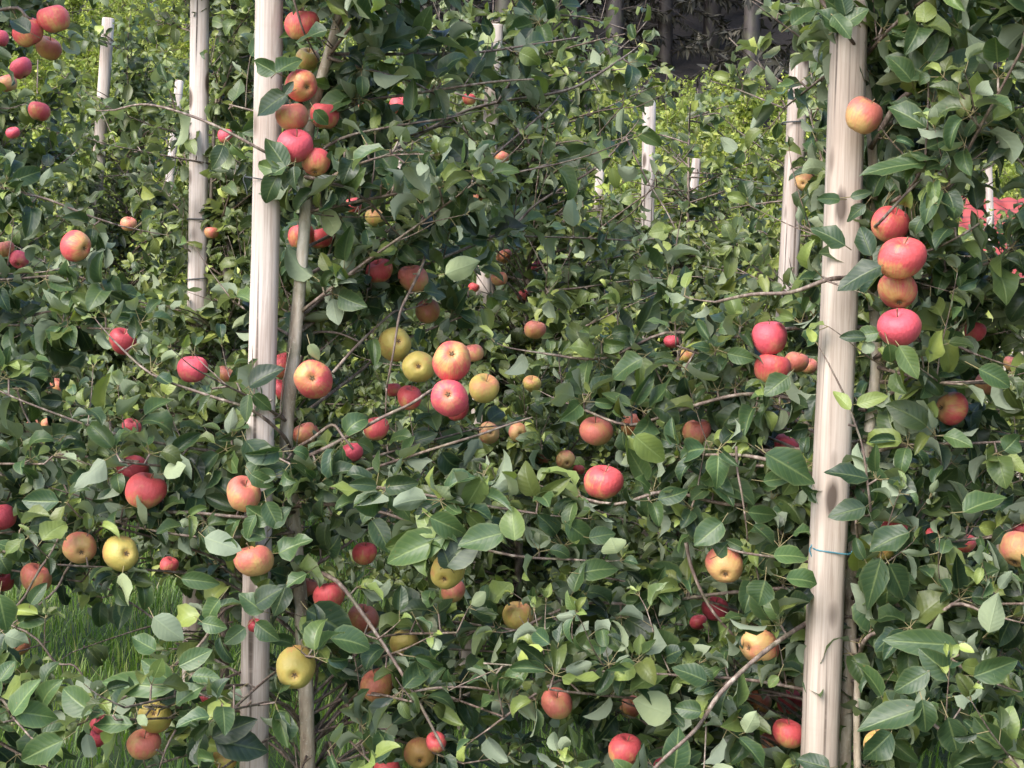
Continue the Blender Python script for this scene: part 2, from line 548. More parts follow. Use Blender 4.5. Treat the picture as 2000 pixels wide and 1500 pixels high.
# ------------------------------------------------------------------ apples: x, y, diameter in the photograph, distance, skin, calyx towards the viewer, label
AP = [
 (590, 50, 66, 3.42, 'R', None, 'red apple behind a thin twig, topmost beside the thick white post'),
 (601, 117, 48, 3.62, 'Y', None, 'dull yellow apple half hidden above the string of red apples by the white post'),
 (590, 167, 62, 3.38, 'R', (.45, .15), 'red apple with pale calyx facing out, above the orange one on the white post'),
 (571, 229, 64, 3.38, 'O', None, 'orange apple against the white post, between two red apples'),
 (634, 227, 58, 3.5, 'R', None, 'dark red apple partly covered by a leaf, next to the orange apple'),
 (576, 286, 68, 3.36, 'P', None, 'bright pink apple against the white post, just below the orange apple'),
 (617, 318, 56, 3.38, 'R', (-.1, .9), 'red apple with yellowish base, lowest of the string by the white post'),
 (588, 463, 54, 3.72, 'R', None, 'red apple behind the slim bare trunk, on its side nearest the white post'),
 (626, 466, 48, 3.74, 'R', None, 'red apple behind the slim bare trunk, on the side away from the post'),
 (612, 740, 76, 3.4, 'R', (-.08, -.06), 'large red apple facing its calyx forward, touching the bare trunk'),
 (553, 714, 52, 3.68, 'R', None, 'red apple squeezed between white post and bare trunk, upper of two'),
 (548, 762, 46, 3.72, 'D', None, 'dark red apple squeezed between white post and bare trunk, lower of two'),
 (598, 850, 52, 3.75, 'O', None, 'orange apple in shade under the forked branch of the bare trunk'),
 (688, 884, 44, 3.6, 'P', None, 'small pink apple peeping over leaves under the forked branch'),
 (735, 838, 50, 3.7, 'R', None, 'red apple hanging just under the rising grey branch'),
 (475, 966, 70, 3.35, 'O', None, 'orange red apple in front of the white post at mid height'),
 (261, 917, 58, 3.5, 'D', None, 'deep red apple, upper of a pair above two yellowish apples'),
 (283, 960, 74, 3.4, 'R', None, 'round orange red apple, lower of a pair above two yellowish apples'),
 (156, 1070, 64, 3.4, 'O', (.1, .35), 'pink topped orange apple beside the yellow apple, calyx showing'),
 (237, 1081, 68, 3.38, 'Y', (.4, 0), 'golden yellow apple above a hanging pale leaf, calyx facing out'),
 (376, 722, 58, 3.55, 'P', None, 'pink apple behind an upright leafy shoot, between the slim and thick white posts'),
 (440, 735, 42, 4.6, 'B', None, 'brownish orange apple in shade close to the thick white post'),
 (240, 668, 52, 3.6, 'D', None, 'dark red apple half covered by curled leaves at the end of a twig'),
 (114, 755, 32, 5.4, 'B', None, 'small brown apple deep in dark leaves'),
 (66, 832, 26, 5.0, 'O', None, 'little orange apple beside one with a calyx, on a thin leaning twig'),
 (95, 830, 28, 5.0, 'O', (.1, 0), 'little orange apple with open calyx on a thin leaning twig'),
 (257, 835, 38, 4.8, 'R', None, 'small red apple glimpsed above the deep red pair'),
 (4, 1011, 52, 3.6, 'P', None, 'pink apple cut by the picture edge above the yellowish pair'),
 (330, 1105, 36, 5.4, 'R', None, 'dull red apple in shadow past the golden yellow apple'),
 (70, 1131, 58, 3.6, 'O', None, 'pink and cream apple behind two bare pale twigs'),
 (6, 1136, 40, 4.2, 'D', None, 'dusky red apple at the picture edge beneath the pink one'),
 (497, 1096, 74, 3.35, 'O', None, 'plain orange apple in front of the white post above the foliage gap'),
 (600, 1150, 44, 3.6, 'O', None, 'orange apple beside the red one under big round leaves'),
 (642, 1165, 64, 3.45, 'R', None, 'red and orange apple under leaves at the top of a long slanting branch'),
 (710, 1210, 60, 3.75, 'B', None, 'brownish red apple behind the top of the long slanting branch'),
 (712, 1082, 50, 3.6, 'R', None, 'red orange apple alone between leaf clusters right of the white post'),
 (790, 1257, 58, 3.6, 'Y', (.05, .6), 'small yellow green apple with calyx below, beside the slanting branch'),
 (577, 1305, 78, 3.3, 'Y', (-.06, .42), 'large yellow apple hanging in front of the bare lower trunk'),
 (737, 1340, 66, 3.45, 'B', None, 'amber brown apple hanging under the slanting branch over the grass'),
 (147, 1378, 40, 4.4, 'R', None, 'small red apple under a silvery leaf over the grass'),
 (196, 1414, 40, 4.0, 'P', None, 'pink apple showing between low leaves, upper of two near the grass'),
 (190, 1442, 38, 4.2, 'D', None, 'dark red apple just beneath the pink one near the grass'),
 (302, 1398, 62, 3.3, 'Y', (-.1, -.2), 'pale yellow apple half hidden behind broad low leaves'),
 (280, 1455, 62, 3.3, 'O', None, 'salmon orange apple under the pale yellow apple in low leaves'),
 (440, 1482, 46, 3.5, 'Y', None, 'yellow green apple at the foot of the white post'),
 (408, 1362, 36, 4.6, 'D', None, 'dark brownish red apple in shade near the foot of the white post'),
 (472, 1196, 34, 4.1, 'P', None, 'pink sliver of apple over the top of the lower white post'),
 (497, 1222, 28, 3.4, 'D', None, 'tiny deep red apple touching the lower white post'),
 (41, 1262, 36, 4.6, 'B', None, 'brownish yellow apple in shade above the grass'),
 (820, 1472, 62, 3.4, 'B', (.0, .5), 'tan apple beneath the tip of the slanting branch'),
 (852, 1450, 40, 3.3, 'R', None, 'small red apple at the tip of the slanting branch'),
 (755, 1502, 50, 3.5, 'R', None, 'orange red apple cut by the lower edge, over grass'),
 (772, 671, 66, 3.6, 'Y', (.25, -.2), 'half red, half yellow apple behind a dark hanging twig'),
 (817, 716, 64, 3.55, 'Y', (.0, -.05), 'yellow apple in the centre cluster, left of the red brown one'),
 (883, 704, 78, 3.3, 'R', (-.02, -.45), 'large red brown apple with yellow ringed calyx, top of the centre cluster'),
 (878, 777, 74, 3.28, 'P', (-.12, -.25), 'deep red apple with clear calyx, bottom of the centre cluster'),
 (945, 760, 62, 3.45, 'Y', None, 'golden apple in the centre cluster, beside the deep red one'),
 (893, 800, 46, 3.55, 'D', None, 'dark red apple tucked behind the bottom of the centre cluster'),
 (924, 690, 42, 3.6, 'O', None, 'orange apple peeping from behind the large red brown apple'),
 (800, 778, 50, 3.7, 'R', None, 'red apple behind a grey branch, beside the deep red cluster apple'),
 (768, 762, 32, 3.9, 'R', None, 'small red apple at the lower end of the dark hanging twig'),
 (741, 531, 54, 3.75, 'R', None, 'bright red orange apple in leaves above the centre cluster'),
 (808, 545, 58, 3.75, 'O', None, 'orange apple behind a dark twig, above the centre cluster'),
 (836, 609, 50, 3.85, 'B', None, 'orange brown apple just above the centre cluster, cut by leaves'),
 (955, 845, 44, 4.6, 'O', (.2, .0), 'dull pink apple above a thin branch, larger of a small pair'),
 (1012, 844, 38, 4.8, 'O', (.3, .25), 'tan apple with calyx, smaller of a small pair'),
 (1165, 843, 68, 3.5, 'O', None, 'tall orange apple cut by a leaf, above the large red one'),
 (1237, 831, 52, 3.8, 'B', None, 'brownish apple in shade beside the tall orange apple'),
 (1177, 943, 78, 3.25, 'R', None, 'large orange red apple above the broad centre leaves'),
 (1105, 898, 38, 4.9, 'O', (.2, .45), 'small orange apple with a bright spot, between the large ones'),
 (1060, 897, 26, 5.4, 'B', None, 'tiny brown apple beside the small orange one in shade'),
 (1131, 918, 24, 5.4, 'R', None, 'tiny reddish apple just behind the large orange red one'),
 (873, 1117, 68, 3.35, 'Y', (-.2, .5), 'pale yellow apple with calyx below, under a dark notched leaf'),
 (885, 1156, 50, 3.5, 'O', None, 'pinkish orange apple directly under the pale yellow apple'),
 (1012, 1206, 62, 3.6, 'Y', None, 'yellow brown apple in deep shade beside dark leaves'),
 (1087, 1375, 62, 3.3, 'O', None, 'cream and pink apple alone in the lowest leaves'),
 (1232, 1382, 44, 3.7, 'B', None, 'brown orange apple beside a large pale leaf'),
 (1220, 1466, 62, 3.2, 'R', None, 'pink and yellow apple near the lower edge under a forked twig'),
 (1300, 1499, 42, 3.3, 'P', None, 'pink apple cut by the lower edge under the forked twig'),
 (1415, 1105, 72, 3.2, 'O', (.05, .55), 'orange and green apple with calyx, beneath a leaf near the beige post'),
 (1396, 1190, 52, 3.4, 'P', None, 'dark pink apple behind a dark twig, under the orange and green one'),
 (1364, 1216, 34, 3.6, 'D', None, 'small dark red apple beside the dark pink one'),
 (1481, 1262, 72, 3.15, 'O', (-.72, .1), 'orange apple behind a pale slanting branch near the beige post'),
 (1540, 1434, 60, 3.15, 'R', None, 'russet red apple touching the foot of the beige post'),
 (1504, 1450, 42, 3.4, 'O', None, 'orange apple tucked beside the russet red one at the post foot'),
 (1482, 1370, 50, 3.45, 'B', None, 'brown red apple under a thin level twig near the beige post'),
 (1543, 1372, 50, 3.4, 'D', None, 'dark red apple between thin twig and beige post, above the russet one'),
 (1503, 661, 70, 3.3, 'P', None, 'round pink red apple, upper of a pair in front of the thin rear post'),
 (1508, 722, 74, 3.3, 'R', None, 'red apple with a leaf across it, lower of a pair by the rear post'),
 (1554, 708, 46, 3.6, 'O', None, 'shaded orange apple right behind the lower of the pair'),
 (1580, 716, 34, 3.9, 'O', None, 'small tan apple close to the beige post behind the pair'),
 (1536, 872, 50, 3.4, 'P', None, 'slice of pink apple between leaves beside the beige post'),
 (1360, 846, 58, 3.4, 'O', None, 'red and orange apple with yellowing leaf in front'),
 (1312, 668, 30, 5.4, 'P', None, 'tiny pink apple at an upright dark shoot'),
 (1338, 697, 30, 5.2, 'Y', None, 'tiny yellow apple at an upright dark shoot'),
 (975, 545, 32, 5.3, 'O', None, 'small orange apple beside the rear post stub in the middle'),
 (985, 502, 32, 5.6, 'B', None, 'small brown orange apple above the rear post stub'),
 (1021, 578, 24, 5.5, 'R', None, 'tiny coral apple among grey green leaves in the middle'),
 (1049, 521, 24, 5.6, 'P', None, 'tiny pink apple among grey green leaves in the middle'),
 (925, 562, 22, 5.4, 'R', None, 'tiny coral apple touching the rear post stub'),
 (1045, 645, 42, 4.6, 'B', None, 'dark brown orange apple under a drooping leaf, right of the centre cluster'),
 (1039, 750, 38, 4.8, 'Y', None, 'dull yellow green apple right of the golden cluster apple'),
 (1686, 227, 72, 2.95, 'O', None, 'red over yellow apple hanging alone in front of the beige post'),
 (1738, 440, 74, 3.0, 'R', None, 'brownish red apple behind a dark twig, top of the column by the beige post'),
 (1760, 506, 88, 2.86, 'R', None, 'largest red apple, second in the column by the beige post'),
 (1753, 569, 76, 2.92, 'R', (.1, .75), 'orange apple with green base, third in the column by the beige post'),
 (1756, 641, 86, 2.86, 'P', None, 'big pink red apple, lowest in the column by the beige post'),
 (1571, 355, 38, 5.0, 'O', (-.2, .2), 'brownish orange apple hanging against the thin rear post'),
 (1857, 798, 64, 3.1, 'R', (-.85, -.1), 'shaded red and orange apple under dark leaves near the picture edge'),
 (1904, 648, 42, 3.2, 'P', None, 'pink apple peeping over a leaf, beyond the big pink red one'),
 (1931, 750, 52, 3.4, 'O', None, 'dull orange apple mostly covered by a large leaf'),
 (1746, 1040, 54, 2.95, 'D', None, 'dark red apple half behind a leaf beside the tied beige post'),
 (1724, 1070, 48, 3.0, 'Y', None, 'yellow orange apple beside the tie on the beige post'),
 (1820, 1045, 26, 4.6, 'R', None, 'tiny red apple past the dark red one near the post tie'),
 (1886, 1062, 38, 4.2, 'R', None, 'small coral red apple under a dark twig'),
 (1990, 1075, 74, 2.95, 'O', (-.3, .8), 'red and green apple cut by the picture edge'),
 (1997, 1035, 34, 3.1, 'D', None, 'dark red apple just above the red and green edge apple'),
 (1716, 1455, 56, 2.9, 'Y', None, 'yellow orange apple behind large leaves at the lower edge'),
 (1976, 712, 32, 4.0, 'O', None, 'small orange apple past the large leaf near the edge'),
 (106, 38, 58, 3.7, 'R', None, 'dark shouldered red apple, upper of a hanging trio'),
 (56, 65, 56, 3.7, 'R', None, 'red apple in the hanging trio, touching a dark leaf'),
 (95, 95, 48, 3.8, 'B', None, 'brown orange apple, lowest of the hanging trio'),
 (0, 75, 34, 4.2, 'P', None, 'pink apple sliver at the edge beside the hanging trio'),
 (41, 134, 42, 4.4, 'P', None, 'pink apple below the hanging trio'),
 (14, 163, 36, 4.6, 'O', None, 'little orange apple below the pink one under the trio'),
 (76, 218, 40, 4.5, 'R', None, 'red apple shaded by leaves, further below the trio'),
 (25, 260, 26, 5.4, 'P', None, 'tiny dull pink apple near the edge'),
 (149, 481, 60, 3.6, 'R', (.75, .2), 'bright red apple with calyx to one side, alone in dark leaves'),
 (9, 487, 36, 4.4, 'O', None, 'orange apple at the edge beside a small pink one'),
 (37, 508, 36, 4.4, 'P', (-.1, .6), 'small pink apple beside the orange one at the edge'),
 (251, 438, 30, 5.3, 'O', None, 'little orange apple right of the bright red one'),
 (413, 455, 28, 5.7, 'O', None, 'little orange apple against the tied slim post'),
 (440, 266, 30, 5.6, 'P', None, 'dim pink apple between the slim and the thick white posts'),
 (779, 206, 38, 4.6, 'R', None, 'vivid red apple sliver under a leaf near the top'),
 (707, 215, 36, 4.4, 'B', None, 'brown orange apple in shade beside the string by the post'),
 (916, 194, 26, 5.2, 'R', None, 'red apple glimpse behind crossing branches'),
 (735, 426, 42, 4.1, 'Y', None, 'yellow orange apple in dark leaves near the bare trunk'),
 (690, 402, 34, 4.2, 'R', None, 'dull red apple at a dark twig near the bare trunk'),
 (979, 307, 30, 5.2, 'O', None, 'coral apple glimpse behind the slanting thin branch'),
 (932, 386, 28, 5.3, 'B', None, 'brown orange apple glimpse in the upper middle leaves'),
]


# ------------------------------------------------------------------ what must stay open to view: (x, y, radius, distance, strength)
HID = ('half', 'partly', 'mostly', 'peep', 'glimpse', 'sliver', 'slice', 'covered', 'tucked', 'cut by', 'leaf across', 'in shade', 'leaf in front', 'squeezed', 'under leaves', 'deep in')
CIRC = [(a[0], a[1], a[2] * 0.5 * (0.78 if any(h_ in a[6] for h_ in HID) else 1.0 if a[2] > 55 else 0.85), a[3], 0.99) for a in AP]
CIRC += [(1955, 376, 36, 11.5, .85), (1912, 416, 36, 11.5, .85), (1946, 345, 18, 11.5, .7), (1985, 400, 24, 11.5, .8)]
# capsules: x0, y0, x1, y1, half width, distance, strength
CAPS = [
    (527, -10, 519, 330, 27, 3.42, .97), (519, 330, 507, 720, 27, 3.42, .98), (506, 820, 505, 860, 24, 3.42, .9),
    (497, 1235, 496, 1510, 26, 3.42, .97), (503, 720, 502, 820, 24, 3.42, .6), (500, 930, 497, 1010, 14, 3.42, .5),
    (1656, 20, 1652, 360, 33, 3.0, .97), (1646, 360, 1640, 580, 32, 3.0, .72), (1638, 585, 1602, 1460, 34, 3.0, .975),
    (665, -10, 625, 150, 12, 3.5, .9), (597, 385, 590, 500, 13, 3.5, .97), (590, 500, 560, 860, 14, 3.5, .97), (563, 900, 566, 990, 12, 3.5, .6),
    (597, 1350, 600, 1500, 18, 3.5, .97),
    (1712, 690, 1700, 830, 12, 3.1, .8), (1665, 1100, 1660, 1500, 14, 3.1, .75), (1672, 1300, 1672, 1500, 10, 3.1, .7), (1708, 250, 1706, 420, 10, 3.1, .6),
    (393, -10, 388, 440, 18, 5.75, 0.86), (388, 440, 383, 590, 17, 5.75, 0.84),
    (1562, 118, 1557, 160, 18, 5.1, 0.77), (1548, 235, 1545, 320, 16, 5.1, 0.81), (1542, 340, 1535, 540, 18, 5.1, 0.84), (1526, 735, 1524, 780, 12, 5.1, 0.77),
    (967, 52, 966, 125, 14, 5.4, 0.55), (964, 190, 963, 230, 10, 5.4, 0.72), (946, 545, 944, 580, 14, 5.4, 0.72), (912, 1210, 908, 1350, 14, 5.4, 0.72),
    (209, 36, 206, 60, 10, 8.6, 0.72), (202, 110, 200, 180, 12, 8.6, 0.83), (198, 232, 197, 260, 11, 8.6, 0.79),
    (1268, 185, 1268, 350, 12, 7.65, 0.84), (1267, 380, 1266, 430, 10, 7.65, 0.54), (1263, 735, 1262, 770, 12, 7.65, 0.72),
    (350, 158, 347, 185, 9, 11, 0.77), (337, 270, 331, 365, 9, 11, 0.77),
    (1172, 312, 1168, 425, 9, 10.2, 0.79), (1360, 312, 1357, 372, 8, 9.9, 0.81),
    (784, 252, 783, 275, 6, 10.5, 0.72), (783, 310, 782, 335, 6, 10.5, 0.72), (1928, 228, 1929, 262, 6, 9.3, 0.77),
    (412, 372, 432, 440, 8, 5.7, 0.77), (432, 440, 449, 495, 8, 5.7, 0.77), (449, 495, 441, 600, 8, 5.7, 0.63),
]
# hand-placed boughs that should not vanish under leaves are appended below
CIRC_A = np.array(CIRC)
CAPS_A = None


def blocked(pts, strict=1.0, margin=0.0):
    """pts (n, k, 3): True where a leaf with these sample points hides something that the place shows openly"""
    n, k, _ = pts.shape
    flat = pts.reshape(-1, 3)
    px, py = proj(flat)
    d = flat[:, 1]
    bad = np.zeros(n)
    m = ((px[:, None] - CIRC_A[:, 0]) ** 2 + (py[:, None] - CIRC_A[:, 1]) ** 2 < CIRC_A[:, 2] ** 2) & (d[:, None] < CIRC_A[:, 3] + margin)
    s = np.where(m, CIRC_A[:, 4], 0).max(1).reshape(n, k).max(1)
    bad = np.maximum(bad, s)
    A = CAPS_A
    ax, ay, bx, by = A[:, 0], A[:, 1], A[:, 2], A[:, 3]
    ll = (bx - ax) ** 2 + (by - ay) ** 2
    tt = np.clip(((px[:, None] - ax) * (bx - ax) + (py[:, None] - ay) * (by - ay)) / ll, 0, 1)
    dd = (px[:, None] - ax - tt * (bx - ax)) ** 2 + (py[:, None] - ay - tt * (by - ay)) ** 2
    m = (dd < A[:, 4] ** 2) & (d[:, None] < A[:, 5] + margin)
    s = np.where(m, A[:, 6], 0).max(1).reshape(n, k).max(1)
    bad = np.maximum(bad, s)
    return rng.random(n) < bad * strict


def prune(A):
    """drop the leaves that hide an apple, a post or the slim trunk"""
    if len(A) == 0:
        return A
    P, D, N, L, w = A[:, 0:3], A[:, 3:6], A[:, 6:9], A[:, 9:10], A[:, 10:11]
    D = D / np.linalg.norm(D, axis=1, keepdims=True)
    c = A[:, 14:15]
    S = np.cross(D, N)
    S = S / np.maximum(np.linalg.norm(S, axis=1, keepdims=True), 1e-6)
    mid = P + D * L * 0.5 - N * L * c * 0.1
    tip = P + D * L * np.cos(c * 0.4) - N * L * np.sin(c * 0.4) * 0.8
    q = P + D * L * 0.25
    pts = np.stack([P, q, mid, tip, mid + S * w * L * 0.8, mid - S * w * L * 0.8], 1)
    keep = ~blocked(pts)
    # hand-placed boughs were laid where no leaf covers them
    return A[keep]


# density of the front row's foliage over the photograph, 10 x 8 cells
DENS1 = np.array([
    [.35, .25, .35, .8, .5, .5, .15, .12, .9, .95],
    [.3, .3, .5, .85, .75, .5, .1, .08, .9, .9],
    [.4, .35, .5, .85, .9, .5, .3, .2, .9, .75],
    [.45, .6, .6, .75, .9, .8, .8, .6, .9, .8],
    [.6, .8, .8, .7, .7, .7, .9, .8, .8, .8],
    [.9, 1, .9, .7, .9, 1, 1, .9, .8, .9],
    [.5, .35, .6, .7, .8, .8, .9, .9, .9, 1],
    [.85, .7, .6, .6, .85, 1, 1, 1, .9, 1]])
DENS2 = np.array([
    [1, 1, .9, .9, .7, .7, .15, .12, .8, .9],
    [1, 1, 1, 1, .9, .4, .15, .15, .9, .9],
    [1, 1, 1, 1, 1, .7, .4, .45, .9, .9],
    [1, 1, 1, 1, 1, 1, 1, 1, 1, 1],
    [1, 1, 1, 1, 1, 1, 1, 1, 1, 1],
    [1, 1, 1, 1, 1, 1, 1, 1, 1, 1],
    [.5, .35, .5, .8, 1, 1, 1, 1, 1, 1],
    [.35, .35, .35, .7, 1, 1, 1, 1, 1, 1]])


def density(G, px, py):
    gx = np.clip(px / 200 - 0.5, 0, 8.999)
    gy = np.clip(py / 187.5 - 0.5, 0, 6.999)
    i, j = gx.astype(int), gy.astype(int)
    fx, fy = gx - i, gy - j
    return (G[j, i] * (1 - fx) + G[j, i + 1] * fx) * (1 - fy) + (G[j + 1, i] * (1 - fx) + G[j + 1, i + 1] * fx) * fy


# openings to the grass: x, y, rx, ry
GRASS = [(330, 1235, 150, 60), (110, 1240, 90, 45), (300, 1300, 120, 40), (30, 1440, 60, 60), (660, 1440, 70, 60), (620, 1370, 50, 40), (420, 1290, 60, 60), (470, 1440, 30, 40)]


def grass_open(px, py):
    out = np.zeros(len(px), bool)
    for x, y, rx, ry in GRASS:
        out |= ((px - x) / rx) ** 2 + ((py - y) / ry) ** 2 < 1
    return out


# ------------------------------------------------------------------ tree growth
UP = Vector((0, 0, 1))


def rv(s=1.0):
    return Vector((random.gauss(0, s), random.gauss(0, s), random.gauss(0, s)))


def put_leaf(LV, origin, d, size, pet, hue=None, light=0.0):
    D = (d + UP * random.uniform(-0.45, 0.35) + rv(0.18)).normalized()
    N = (UP * random.uniform(0.35, 0.8) + Vector((-0.16, -0.55, 0)) * random.uniform(0.2, 1.3) + rv(0.36)).normalized()
    if random.random() < 0.07:
        N = -N
    L = size * random.uniform(0.6, 1.22)
    P = origin + D * pet + UP * pet * 0.15
    h = random.betavariate(2.0, 3.2) if hue is None else hue
    if random.random() < 0.07:
        h = random.uniform(0.6, 1.0)
    LV.add(P, D, N, L, random.uniform(0.26, 0.385), min(1, h + light), random.random(), random.uniform(0.15, 1.0), random.choice((1, 1, 1, 1, 1, -0.5)) * random.uniform(0.4, 2.2), origin)


def rosette(LV, p, axis, size, n=None, light=0.0):
    n = n or random.randint(5, 9)
    a0 = random.uniform(0, 6.28)
    ref = axis.cross(Vector((0.2, 0.3, 0.9)))
    if ref.length < 1e-3:
        ref = Vector((1, 0, 0))
    ref.normalize()
    r2 = axis.cross(ref)
    for k in range(n):
        a = a0 + k * 2.4
        d = (ref * math.cos(a) + r2 * math.sin(a)) + axis * random.uniform(0.05, 0.8)
        put_leaf(LV, p, d.normalized(), size, random.uniform(0.012, 0.032), None, light)


def shoot(W, LV, p, d, length, size, r=0.0022, light=0.0):
    """a leafy year shoot: alternate leaves along it, a small tuft on top"""
    pts, q, dd = [p], p.copy(), d.normalized()
    n = max(3, int(length / 0.035))
    for k in range(n):
        dd = (dd + UP * 0.06 + rv(0.07)).normalized()
        q = q + dd * (length / n)
        pts.append(q.copy())
    if W is not None:
        st = pts[::2] + ([pts[-1]] if len(pts) % 2 == 0 else [])
        W.add(st, [r * (1 - 0.6 * i / max(1, len(st) - 1)) for i in range(len(st))], 5)
    a = random.uniform(0, 6.28)
    for i, q in enumerate(pts[1:]):
        a += 2.4
        u = dd.cross(Vector((0.1, 0.8, 0.3))).normalized()
        w = dd.cross(u)
        out = u * math.cos(a) + w * math.sin(a)
        put_leaf(LV, q, (out + dd * 0.5).normalized(), size * (1.0 - 0.35 * i / n), random.uniform(0.01, 0.025), None, light)
    for k in range(3):
        put_leaf(LV, pts[-1], (dd + rv(0.5)).normalized(), size * 0.6, 0.008, random.uniform(0.55, 0.9), light)


def lateral(p0, az, length, elev, r0, size, G, near, light=0.0):
    """one side bough with its spurs and shoots; returns (paths, leaves) after thinning by the density of foliage there"""
    d = Vector((math.cos(az) * math.cos(elev), math.sin(az) * math.cos(elev), math.sin(elev)))
    pts, q = [p0.copy()], p0.copy()
    n = max(4, int(length / 0.09))
    droop = random.uniform(-0.05, 0.09)
    for k in range(n):
        d = (d + UP * droop + rv(0.085)).normalized()
        q = q + d * (length / n)
        pts.append(q.copy())
    W, LV = Wood(), Leaves()
    pa = np.array([tuple(x) for x in pts])
    cut = wood_cut(pa[1:]) + 1
    if cut < 3:
        return None
    pts, pa = pts[:cut], pa[:cut]
    px, py = proj(pa)
    dens = density(G, px, py)
    op = grass_open(px, py)
    kept, last = 0, 0
    for i in range(1, len(pts)):
        pr = dens[i] * (0.12 if op[i] else 1.0)
        dd = (pts[i] - pts[i - 1]).normalized()
        for s in range(3 if near else 2):
            if random.random() > pr:
                continue
            pp = pts[i - 1].lerp(pts[i], random.random())
            out = (dd.cross(rv(1)).normalized() * 0.8 + UP * 0.35 + dd * 0.3).normalized()
            if random.random() < 0.27:
                shoot(W, LV, pp, (out + UP * 0.4).normalized(), random.uniform(0.08, 0.22), size * 0.9, 0.0018, light)
            else:
                pp2 = pp + out * random.uniform(0.01, 0.04)
                W.add([pp, pp.lerp(pp2, .5), pp2], [0.0026, 0.0024, 0.0026], 5)
                rosette(LV, pp2, out, size, None, light)
            kept += 1
            last = i
    if kept == 0 or (near and kept < 0.9 * last):
        return None
    if last < len(pts) - 2:
        pts = pts[:last + 2]
    elif random.random() < dens[-1]:
        shoot(W, LV, pts[-1], d, random.uniform(0.08, 0.2), size * 0.85, 0.002, light)
    path = pts[::2] + ([pts[-1]] if len(pts) % 2 == 0 else [])
    return path, W, LV, kept, (px, py, pa)


def wood_cut(pa):
    """how many points of a side bough grow before it would cross an apple or a post seen openly"""
    global CAPS_A
    full, CAPS_A = CAPS_A, CAPS_P
    pq = np.stack([pa, np.vstack([pa[:1], (pa[1:] + pa[:-1]) / 2])], 1)
    b = blocked(pq, 1.1, 0.13)
    CAPS_A = full
    return int(np.argmax(b)) if b.any() else len(pa)


def tree_trunk(path, radii, parent, mat=M_BARK):
    W = Wood()
    W.add(path, radii, 10, 0.05, random.randint(0, 999))
    return W


